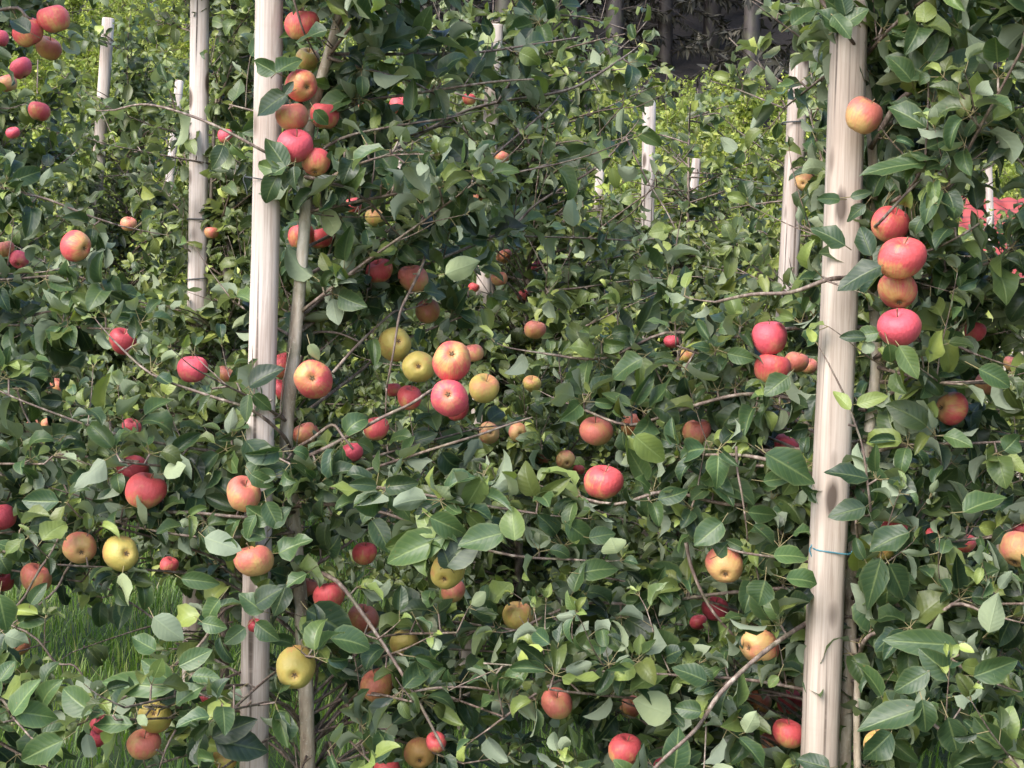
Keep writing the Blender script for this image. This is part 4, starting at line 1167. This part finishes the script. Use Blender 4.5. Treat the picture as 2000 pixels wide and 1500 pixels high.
# ------------------------------------------------------------------ second and third rows: every tree its own
def row_tree(x, y, label, group, G, lod, mat, n_lat, size, height, seed, path_px=None, fills=()):
    random.seed(seed)
    z0 = ground(x, y)
    root = empty('apple_tree', (x, y, z0))
    tag(root, label, 'apple tree', group)
    if path_px:
        path = [at(*p_) for p_ in path_px]
        path = [Vector((x, y, z0 - .05))] + path + [Vector((path[-1].x + .05, y, z0 + height))]
    else:
        path = [Vector((x + random.gauss(0, .02), y, z0 + h_)) for h_ in (-.05, .6, 1.2, 1.8, height)]
    rad = [.019 * (1 - .75 * i / (len(path) - 1)) for i in range(len(path))]
    W = Wood()
    W.add(path, rad, 7, .05, seed)
    LV = Leaves()
    for i in range(n_lat):
        z = z0 + random.uniform(.28, height - .05)
        k = 0
        for j in range(len(path) - 1):
            if path[j].z <= z:
                k = j
        f = (z - path[k].z) / max(1e-4, path[k + 1].z - path[k].z)
        p0 = path[k].lerp(path[k + 1], min(1, max(0, f)))
        ln = random.uniform(.4, .75) * (1.2 - .38 * ((z - z0) / height))
        res = lateral(p0, i * 2.4 + random.uniform(-.4, .4), ln, random.uniform(-.1, .6), .004, size, G, False, random.choice((0, 0, .12)))
        if res is None or res[3] == 0:
            continue
        pth, Wl, Ll = res[:3]
        Wl.add(pth, [.0046 * (1 - .6 * j / (len(pth) - 1)) for j in range(len(pth))], 5)
        o = len(W.V)
        W.V += Wl.V
        W.F += [tuple(q + o for q in fc) for fc in Wl.F]
        LV.rows += Ll.rows
    for (x0, y0, x1, y1, Yf) in fills:
        a_, b_ = at(x0, y0, Yf), at(x1, y1, Yf)
        for k in range(max(2, int((a_ - b_).length / .024))):
            c_ = a_.lerp(b_, random.random()) + Vector((random.gauss(0, .035), -random.uniform(.06, .32), random.gauss(0, .02)))
            c_.z = max(c_.z, z0 + .25)
            tz = [q for q in path if q.z < c_.z - .05]
            s_ = tz[-1] if tz else path[0]
            nxt = path[min(len(path) - 1, path.index(s_) + 1)]
            f = min(1, max(0, (c_.z - .12 - s_.z) / max(.01, nxt.z - s_.z)))
            s_ = s_.lerp(nxt, f)
            Wf = [s_, s_.lerp(c_, .5) + UP * .03, c_]
            W.add(Wf, [.004, .003, .002], 4)
            rosette(LV, c_, (Vector((random.gauss(0, .4), -.7, .5))).normalized(), size, random.randint(5, 8))
    W.build('trunk', M_TWIG, root)
    A = LV.array()
    if G is not DENS_FULL:
        mid = A[:, 0:3] + A[:, 3:6] * A[:, 9:10] * .5
        px, py = proj(mid)
        A = A[~(grass_open(px, py) & (rng.random(len(A)) < .8))]
    A = prune(A)
    Leaves().build('crown', mat, root, lod, A)
    return root


DENS_FULL = np.ones((8, 10))
FILL2 = {1: [(384, 600, 372, 1350, 5.8)], 2: [(965, 132, 964, 186, 5.45), (962, 235, 947, 540, 5.45), (944, 585, 914, 1205, 5.45), (908, 1340, 905, 1420, 5.45)],
         3: [(1556, 165, 1549, 230, 5.15), (1543, 324, 1543, 338, 5.15), (1535, 545, 1528, 730, 5.15), (1524, 785, 1500, 1500, 5.15)]}
FILL3 = {1: [(206, 64, 203, 108, 8.65), (200, 184, 198, 230, 8.65), (197, 264, 170, 900, 8.65), (345, 188, 338, 268, 8.6), (330, 368, 318, 700, 8.6)],
         4: [(1267, 354, 1267, 378, 7.68), (1266, 432, 1263, 730, 7.68), (1262, 775, 1250, 1100, 7.68)],
         3: [(1167, 428, 1163, 560, 8.0), (1355, 375, 1350, 520, 8.0)], 6: [(1928, 180, 1928, 226, 7.3)]}
SECOND = [
    (-2.35, 6.2, 'leafy apple tree one row behind, nearest the picture edge beside the tied slim post', None),
    (-1.06, 5.8, 'apple tree one row behind, its pale curving trunk beside the tied slim post', [(440, 600, 5.8), (449, 495, 5.8), (432, 440, 5.8), (412, 372, 5.8)]),
    (.02, 5.5, 'apple tree one row behind, by the stubby half hidden post in the middle', None),
    (1.12, 5.15, 'apple tree one row behind, by the knotty thin post near the beige post', None),
    (2.2, 4.8, 'apple tree one row behind, deep in shade beyond the thick beige post', None),
]
for i, (x, y, lab, pp) in enumerate(SECOND):
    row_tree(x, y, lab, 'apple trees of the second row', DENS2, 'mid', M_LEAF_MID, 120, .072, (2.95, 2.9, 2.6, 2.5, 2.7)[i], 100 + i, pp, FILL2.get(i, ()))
THIRD = [
    (-3.4, 9.0, 'apple tree two rows behind at the picture edge'), (-2.2, 8.7, 'apple tree two rows behind with the broken looking white post rising in it'),
    (-1.1, 8.3, 'apple tree two rows behind, in the gap between the slim and thick white posts'), (-.1, 7.9, 'apple tree two rows behind, above the stubby middle post'),
    (.85, 7.6, 'apple tree two rows behind, around the bright white post in the middle'), (1.9, 7.3, 'apple tree two rows behind, between the thin rear post and the beige post'),
    (2.9, 7.0, 'apple tree two rows behind, past the beige post and below the red roof'),
]
for i, (x, y, lab) in enumerate(THIRD):
    row_tree(x, y, lab, 'apple trees of the third row', DENS2, 'mid', M_LEAF_MID, 80, .076, (2.9, 2.85, 2.75, 2.6, 2.5, 2.4, 2.5)[i], 200 + i, None, FILL3.get(i, ()))


# ------------------------------------------------------------------ far rows: four grown trees and their copies
def copy_tree(src, loc, rz, sc):
    r = src.copy()
    C.objects.link(r)
    r.location = loc
    r.rotation_euler = (0, 0, rz)
    r.scale = (sc, sc, sc)
    for ch in list(src.children):
        c = ch.copy()
        C.objects.link(c)
        c.parent = r
    return r


_caps, _circ, _capp = CAPS_A, CIRC_A, CAPS_P
CAPS_A = CAPS_P = np.array([(0, -9000, 1, -9000, 1, 0.0, 0.0)])
CIRC_A = np.array([(0, -9000, 1, 0.0, 0.0)])
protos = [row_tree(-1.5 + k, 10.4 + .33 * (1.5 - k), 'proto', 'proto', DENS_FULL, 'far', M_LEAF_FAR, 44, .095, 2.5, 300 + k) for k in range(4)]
CAPS_A, CIRC_A, CAPS_P = _caps, _circ, _capp
rowdefs = [(10.4, 4, 'sunlit apple tree in the fourth row back, beyond the white posts'), (13.0, 5, 'yellow green apple tree in the fifth row back'),
           (15.8, 5, 'yellow green apple tree in the sixth row back'), (18.6, 6, 'yellow green apple tree on the rising slope, seventh row back'),
           (21.6, 7, 'yellow green apple tree high on the slope, eighth row back'), (24.6, 8, 'yellow green apple tree in the ninth row back, just short of the topmost row'), (27.6, 8, 'yellow green apple tree of the topmost row below the dark forest')]
random.seed(5)
used = 0
for ri, (Y0, half, lab) in enumerate(rowdefs):
    wide = int(Y0 * 0.37 / 1.15) + 1
    for k in range(-wide, wide + 1):
        x = k * 1.15 + random.uniform(-.15, .15) + .3
        y = Y0 - .25 * x
        if 2.6 < x < 6.8 and 10.0 < y < 14.6:
            continue
        loc = (x, y, ground(x, y))
        if used < 4:
            r = protos[used]
            r.location = loc
            r.rotation_euler = (0, 0, random.uniform(0, 6.28))
        else:
            r = copy_tree(protos[random.randrange(4)], loc, random.uniform(0, 6.28), random.uniform(.9, 1.12))
        used += 1
        tag(r, lab, 'apple tree', 'apple trees of far row %s' % ('one two three four five six seven'.split()[ri]))


# ------------------------------------------------------------------ posts
def post(label, top, bottom, Y, wpx, mat, flush_top=True, ties=(), square=True, group='wooden orchard posts'):
    a, b = at(top[0], top[1], Y), at(bottom[0], bottom[1], Y)
    d = (a - b).normalized()
    foot = b - d * ((b.z - ground(b.x, b.y) + .15) / d.z)
    base = Vector((foot.x, foot.y, ground(foot.x, foot.y)))
    root = empty('wooden_post', base)
    tag(root, label, 'post', group)
    r = wpx / F * Y / 2
    n = 16
    W = Wood()
    u = Vector((1, 0, 0)) - d * d.x
    u.normalize()
    w = d.cross(u)
    H = (a - foot).length
    V, Fc = [], []
    rings = 26
    rd = random.Random(int(top[0] * 7 + Y * 10))
    ph = rd.uniform(0, 6)
    yaw = 0.35
    for i in range(rings + 1):
        f = i / rings
        c = foot + d * (H * f) + u * (.0022 * math.sin(f * 9 + ph)) + w * (.002 * math.sin(f * 7 + ph))
        sc = 1.04 - .07 * f
        rs = [1.0]
        if i == rings:
            rs = [1.0, .93]
        for q in rs:
            cc = c + d * (.006 if q < 1 else 0)
            for k in range(n):
                an = 2 * math.pi * (k + .5) / n + yaw
                if square:
                    ca, sa = math.cos(an - yaw), math.sin(an - yaw)
                    m = (abs(ca) ** 3.6 + abs(sa) ** 3.6) ** (-1 / 3.6)
                    m *= .985
                    an2 = an - yaw + .16
                    V.append(cc + (u * math.cos(an2) + w * math.sin(an2)) * (r * m * sc * q * (1 + rd.uniform(-.012, .012))))
                else:
                    V.append(cc + (u * math.cos(an) + w * math.sin(an)) * (r * sc * q))
    nr = rings + 2
    for i in range(nr - 1):
        for k in range(n):
            k2 = (k + 1) % n
            Fc.append((i * n + k, i * n + k2, (i + 1) * n + k2, (i + 1) * n + k))
    Fc.append(tuple(range((nr - 1) * n, nr * n)))
    local = [v - base for v in V]
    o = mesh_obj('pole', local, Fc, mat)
    o.parent = root
    for (tx, ty, tilt, thick, tmat, reach) in ties:
        c = at(tx, ty, Y)
        ring = []
        rr = r * 1.09
        for k in range(25):
            an = 2 * math.pi * k / 24
            ca, sa = math.cos(an), math.sin(an)
            m = (abs(ca) ** 3.6 + abs(sa) ** 3.6) ** (-1 / 3.6)
            ring.append(c + u * (ca * rr * m) + w * (sa * rr * m) + d * (tilt * ca * rr))
        Wt = Wood()
        Wt.add(ring, [thick] * 25, 6)
        if reach:
            e = at(tx + reach, ty - 3, Y + .03)
            s0 = c + u * (rr * (1 if reach > 0 else -1)) - w * rr * .6
            Wt.add([s0, s0.lerp(e, .5) + UP * .004, e], [thick] * 3, 6)
            kn = c - u * rr + w * (-.2 * rr)
            Wt.add([kn + UP * .012, kn - u * .006, kn - UP * .016, kn - UP * .035 + u * .004], [thick * .9] * 4, 6)
        tb = Wt.build('tie_wire', tmat, root)
    return root


post('thick white wooden post, tallest of all, beside the slim bare apple trunk', (527, -45), (496, 1500), 3.47, 56, M_POST_W, ties=[(512, 352, -.15, .0014, M_TIE_D, 60)])
post('thick beige post with blue green tie and knots, next to a column of four apples', (1660, 8), (1601, 1500), 3.06, 67, M_POST_B, ties=[(1622, 1074, -.12, .0017, M_TIE_B, 60)])
post('slim pale post one row back with dark ties, beside the thick white post', (392, -60), (384, 590), 5.8, 38, M_POST_W, ties=[(388, 429, 0, .0026, M_TIE_D, 0), (385, 545, .1, .0022, M_TIE_D, 0)])
post('thin knotty post one row back, behind the pair of pink red apples', (1562, 121), (1524, 780), 5.15, 36, M_POST_W, ties=[(1547, 240, .1, .0026, M_TIE_D, 0)])
post('pale post one row back in the upper middle, mostly buried in leaves', (968, 52), (910, 1340), 5.45, 30, M_POST_W)
post('white post two rows back, showing in three pieces through leaves by the hanging trio', (211, 38), (197, 255), 8.65, 24, M_POST_W)
post('bright white post two rows back, rising in the upper middle before yellow green trees', (1268, 185), (1262, 770), 7.68, 25, M_POST_W)
post('short white post three rows back, between the slim post and the pieced white one', (350, 159), (330, 365), 11.05, 17, M_POST_W)
post('thin dotted white post three rows back, just left of the bright white one', (1173, 311), (1166, 425), 10.25, 17, M_POST_W)
post('thin white post three rows back, between the bright white post and the knotty one', (1361, 312), (1355, 372), 9.95, 17, M_POST_W)
post('faint white post sliver three rows back, just under the vivid red apple', (784, 250), (782, 335), 10.6, 13, M_POST_W)
post('tiny white post sliver three rows back, above the red roof', (1928, 228), (1929, 262), 9.4, 13, M_POST_W)


# ------------------------------------------------------------------ apples
PROF = [(0, -.36), (.10, -.37), (.20, -.42), (.34, -.455), (.52, -.42), (.72, -.30), (.88, -.12), (.97, .08), (1.0, .26), (.95, .46), (.83, .63), (.65, .745), (.46, .775), (.28, .735), (.14, .64), (.05, .56), (0, .53)]


def apple_mesh(seed, squash):
    rd = random.Random(seed)
    n = 28
    V, Fc = [], []
    ph = [rd.uniform(0, 6.28) for _ in range(4)]
    # refine profile
    prof = []
    for i in range(len(PROF) - 1):
        (r0, z0), (r1, z1) = PROF[i], PROF[i + 1]
        prof += [(r0, z0), ((r0 + r1) / 2, (z0 + z1) / 2)]
    prof.append(PROF[-1])
    sm = [prof[0]] + [((prof[i - 1][0] + 2 * prof[i][0] + prof[i + 1][0]) / 4, (prof[i - 1][1] + 2 * prof[i][1] + prof[i + 1][1]) / 4) for i in range(1, len(prof) - 1)] + [prof[-1]]
    for r, z in sm:
        for k in range(n):
            a = 2 * math.pi * k / n
            w = 1 + .03 * math.cos(5 * a + ph[0]) * (1 - (z + .45) / 1.3) + .04 * math.cos(a + ph[1]) * (z + .3) + .03 * math.cos(2 * a + ph[2])
            zz = (z - .15) * squash + .09 * r * math.cos(a + ph[3])
            V.append((r * w * math.cos(a), r * w * math.sin(a), zz * 1.32))
    m = len(sm)
    for i in range(m - 1):
        for k in range(n):
            k2 = (k + 1) % n
            Fc.append((i * n + k, i * n + k2, (i + 1) * n + k2, (i + 1) * n + k))
    me = bpy.data.meshes.new('apple')
    me.from_pydata(V, [], Fc)
    me.polygons.foreach_set('use_smooth', [True] * len(me.polygons))
    me.materials.append(APPLE['R'])
    me.update()
    return me


def small_mesh(name, parts, mat):
    V, Fc = [], []
    for path, rad, sides in parts:
        v, f = tube(path, rad, sides)
        o = len(V)
        V += v
        Fc += [tuple(q + o for q in x) for x in f]
    me = bpy.data.meshes.new(name)
    me.from_pydata([tuple(v) for v in V], [], Fc)
    me.polygons.foreach_set('use_smooth', [True] * len(me.polygons))
    me.materials.append(mat)
    return me


ME_APPLE = [apple_mesh(s, q) for s, q in ((1, .98), (2, .92), (3, 1.05), (4, .95), (5, 1.0))]
cal = []
for k in range(5):
    a = k * 1.2566
    cal.append(([(.03 * math.cos(a), .03 * math.sin(a), -.70), (.10 * math.cos(a), .10 * math.sin(a), -.745), (.15 * math.cos(a + .2), .15 * math.sin(a + .2), -.80)], [.035, .035, .006], 5))
cal.append(([(0, 0, -.66), (0, 0, -.72), (0, 0, -.73)], [.07, .06, .02], 7))
ME_CALYX = small_mesh('calyx', cal, M_CALYX)
ME_STEM = small_mesh('stem', [([(0, 0, .45), (.03, 0, .75), (.1, .02, 1.05)], [.035, .028, .045], 6)], M_STEM)
random.seed(99)
for i, (px, py, dia, Y, code, cx, lab) in enumerate(AP):
    c = at(px, py, Y)
    r = dia / F * (c - CAM).length / 2
    o = bpy.data.objects.new('apple', ME_APPLE[i % 5])
    C.objects.link(o)
    view = (c - CAM).normalized()
    right = ROT @ Vector((1, 0, 0))
    upv = ROT @ Vector((0, 1, 0))
    if cx is None:
        cal_dir = Vector((random.uniform(-.5, .5), random.uniform(.0, .6), -1)).normalized()
    else:
        zz = math.sqrt(max(.05, 1 - cx[0] ** 2 - cx[1] ** 2))
        cal_dir = (right * cx[0] - upv * cx[1] - view * zz).normalized()
    q = (-cal_dir).to_track_quat('Z', 'Y')
    q = q @ Matrix.Rotation(random.uniform(0, 6.28), 3, 'Z').to_quaternion()
    o.rotation_mode = 'QUATERNION'
    o.rotation_quaternion = q
    o.location = c
    o.scale = (r, r, r)
    o.material_slots[0].link = 'OBJECT'
    o.material_slots[0].material = APPLE[code]
    tag(o, lab, 'apple', 'apples hanging in the trees')
    for nm, me in (('calyx', ME_CALYX), ('stem', ME_STEM)):
        ch = bpy.data.objects.new(nm, me)
        C.objects.link(ch)
        ch.parent = o


# ------------------------------------------------------------------ grass
random.seed(3)
ng = 52000
gx = rng.uniform(-3.6, 3.2, ng)
gy = rng.uniform(2.9, 10.2, ng)
gz = np.array([ground(a, b) for a, b in zip(gx, gy)])
clump = .55 + .45 * np.sin(gx * 4.1 + np.sin(gy * 3.3) * 2) * np.cos(gy * 4.7 + np.sin(gx * 2.2))
gh = rng.uniform(.06, .15, ng) * (.6 + .7 * np.clip(clump, 0, 1))
ga = rng.uniform(0, 6.283, ng)
gl = rng.uniform(.1, .9, ng) * gh
gw = rng.uniform(.0018, .0038, ng)
dx, dy = np.cos(ga), np.sin(ga)
base = np.stack([gx, gy, gz - .01], 1)
lean = np.stack([dx, dy, np.zeros(ng)], 1)
sid = np.stack([-dy, dx, np.zeros(ng)], 1)
up3 = np.array([0, 0, 1.0])
v = np.stack([base - sid * gw[:, None], base + sid * gw[:, None],
              base + lean * (gl * .3)[:, None] + up3 * (gh * .6)[:, None] - sid * (gw * .8)[:, None],
              base + lean * (gl * .3)[:, None] + up3 * (gh * .6)[:, None] + sid * (gw * .8)[:, None],
              base + lean * gl[:, None] + up3 * gh[:, None] - sid * (gw * .12)[:, None],
              base + lean * gl[:, None] + up3 * gh[:, None] + sid * (gw * .12)[:, None]], 1).reshape(-1, 3)
fq = (np.array([(0, 1, 3, 2), (2, 3, 5, 4)])[None] + (np.arange(ng) * 6)[:, None, None]).reshape(-1, 4)
me = bpy.data.meshes.new('grass')
me.vertices.add(len(v))
me.vertices.foreach_set('co', v.astype(np.float32).ravel())
me.loops.add(fq.size)
me.loops.foreach_set('vertex_index', fq.astype(np.int32).ravel())
me.polygons.add(len(fq))
me.polygons.foreach_set('loop_start', np.arange(0, fq.size, 4, dtype=np.int32))
me.update(calc_edges=True)
t = NT('grass_blades')
geo = t.node('NewGeometry')
rn = geo.outputs['Random Per Island']
gc = t.ramp(rn, [(0.0, (.06, .12, .018)), (.5, (.125, .22, .035)), (.85, (.21, .29, .06)), (1.0, (.34, .30, .14))])
pr = t.node('BsdfPrincipled', i_Base_Color=gc, i_Roughness=.5)
trn = t.node('BsdfTranslucent', i_Color=t.mix(1.0, gc, (1.4, 1.6, .6), 'MULTIPLY'))
mxs = t.node('MixShader', i_0=.35)
t.l.new(pr.outputs[0], mxs.inputs[1])
t.l.new(trn.outputs[0], mxs.inputs[2])
me.materials.append(t.done(mxs.outputs[0]))
g = bpy.data.objects.new('grass', me)
C.objects.link(g)
tag(g, 'lush green grass between the orchard rows', 'grass', kind='stuff')

# ------------------------------------------------------------------ shed with a red tiled roof
SX, SY = 4.75, 12.6
sz = ground(SX, SY)
shed = empty('shed', (SX, SY, sz))
tag(shed, 'small farm shed with red tiled roof glimpsed through leaves beyond the beige post', 'shed')
t = NT('red_roof_tiles')
co = t.node('TexCoord').outputs['Object']
wv = t.node('TexWave', bands_direction='X', i_Scale=1.6, i_Distortion=.4)
t.l.new(co, wv.inputs['Vector'])
cc = t.mix(t.noise(co, 7, 4), (.20, .022, .022), (.30, .045, .04))
crs = t.math('FRACT', t.math('MULTIPLY', t.node('SeparateXYZ', i_0=co).outputs[2], 12.8))  # dark band per tile course: shading put into the roof colour
cc = t.mix(t.math('MULTIPLY', t.math('SUBTRACT', crs, 0.72), 3.0, clamp=True), cc, (.09, .015, .015))
pp = t.node('BsdfPrincipled', i_Base_Color=cc, i_Roughness=.7, i_Normal=t.bump(wv.outputs['Fac'], .5, .03))
M_ROOF = t.done(pp.outputs[0])
M_WALL = flat_material('shed_plaster', (.5, .44, .36), .85, .12, 5)
M_WIN = flat_material('shed_glass', (.03, .035, .04), .15, .1)


def boxmesh(name, x0, x1, y0, y1, z0, z1, mat, parent):
    Vb = [(x, y, z) for z in (z0, z1) for y in (y0, y1) for x in (x0, x1)]
    Fb = [(0, 2, 3, 1), (4, 5, 7, 6), (0, 1, 5, 4), (2, 6, 7, 3), (0, 4, 6, 2), (1, 3, 7, 5)]
    o = mesh_obj(name, Vb, Fb, mat, None, False)
    o.parent = parent
    return o


def roofside(y0, z0, y1, z1, th=.05):
    """corrugated rows of tiles from eave (y0, z0) to ridge (y1, z1)"""
    Vb, Fb = [], []
    nxs, nrow = 130, 9
    for j in range(nrow + 1):
        f = j / nrow
        for st in ((0, .025) if 0 < j < nrow else (0,)):
            for i in range(nxs + 1):
                x = -1.75 + 3.5 * i / nxs
                wz = .022 * abs(math.sin(i * math.pi / 5))
                Vb.append((x, y0 + (y1 - y0) * f, z0 + (z1 - z0) * f + wz + (st if st else 0)))
    rows = len(Vb) // (nxs + 1)
    for j in range(rows - 1):
        for i in range(nxs):
            q = j * (nxs + 1) + i
            Fb.append((q, q + 1, q + nxs + 2, q + nxs + 1))
    return Vb, Fb


boxmesh('wall', -1.6, 1.6, -1.0, 1.0, -.2, 1.55, M_WALL, shed)
v1, f1 = roofside(-1.25, 1.5, 0, 2.2)
v2, f2 = roofside(1.25, 1.5, 0, 2.2)
ro = mesh_obj('roof', v1 + v2, f1 + [tuple(q + len(v1) for q in reversed(x)) for x in f2], M_ROOF, None, True)
ro.parent = shed
boxmesh('window', -.9, -.3, -1.03, -.97, .7, 1.25, M_WIN, shed)
boxmesh('door', .3, 1.0, -1.03, -.97, -.1, 1.4, flat_material('shed_door', (.2, .1, .06), .7), shed)


# ------------------------------------------------------------------ dark forest above the orchard
def conifer(seed, h):
    random.seed(seed)
    root = empty('conifer', (0, 0, 0))
    W = Wood()
    W.add([(0, 0, -.3), (.05, 0, h * .3), (0, .05, h * .65), (0, 0, h)], [.2, .17, .1, .02], 8, .08, seed)
    L = Leaves()
    for k in range(int(h * 5.5)):
        z = h * (.03 + .95 * k / (h * 5.5))
        ln = (1 - z / h) ** .75 * random.uniform(1.3, 2.5) + .25
        az = k * 2.4 + random.uniform(-.3, .3)
        d = Vector((math.cos(az), math.sin(az), random.uniform(-.35, .1)))
        bare = z < h * .3 and random.random() < .2
        W.add([(0, 0, z), tuple(d * ln * .5 + Vector((0, 0, z))), tuple(d * ln + Vector((0, 0, z - .15 * ln)))], [.014, .01, .005], 4)
        if bare:
            continue
        for j in range(int(ln * 42)):
            f = random.uniform(.15, 1)
            pnt = d * ln * f + Vector((0, 0, z - .15 * ln * f * f))
            dd = (d * .6 + rv(.6) + UP * random.uniform(-.7, -.05)).normalized()
            L.add(pnt, dd, (UP + rv(.5)).normalized(), random.uniform(.16, .36), random.uniform(.09, .16), random.random(), random.random(), .2, random.uniform(.2, .9))
    W.build('trunk', M_FORBARK, root)
    L.build('crown', M_NEEDLE, root, 'far')
    return root


fp = [conifer(400 + k, hh) for k, hh in enumerate((9, 11, 8, 12))]
random.seed(81)
cnt = 0
for j in range(4):
    for k in range(-6, 9):
        x = k * 2.3 + random.uniform(-.8, .8) + j * .7
        y = 34 + j * 3.4 + random.uniform(-1.0, 1.0)
        if abs(x) > y * .36 + 1:
            continue
        loc = (x, y, ground(x, y))
        r = fp[cnt] if cnt < 4 else copy_tree(fp[random.randrange(4)], loc, random.uniform(0, 6.28), random.uniform(.85, 1.25))
        r.location = loc
        cnt += 1
        tag(r, 'dark conifer of the shaded forest above the orchard', 'conifer', 'conifers of the forest')
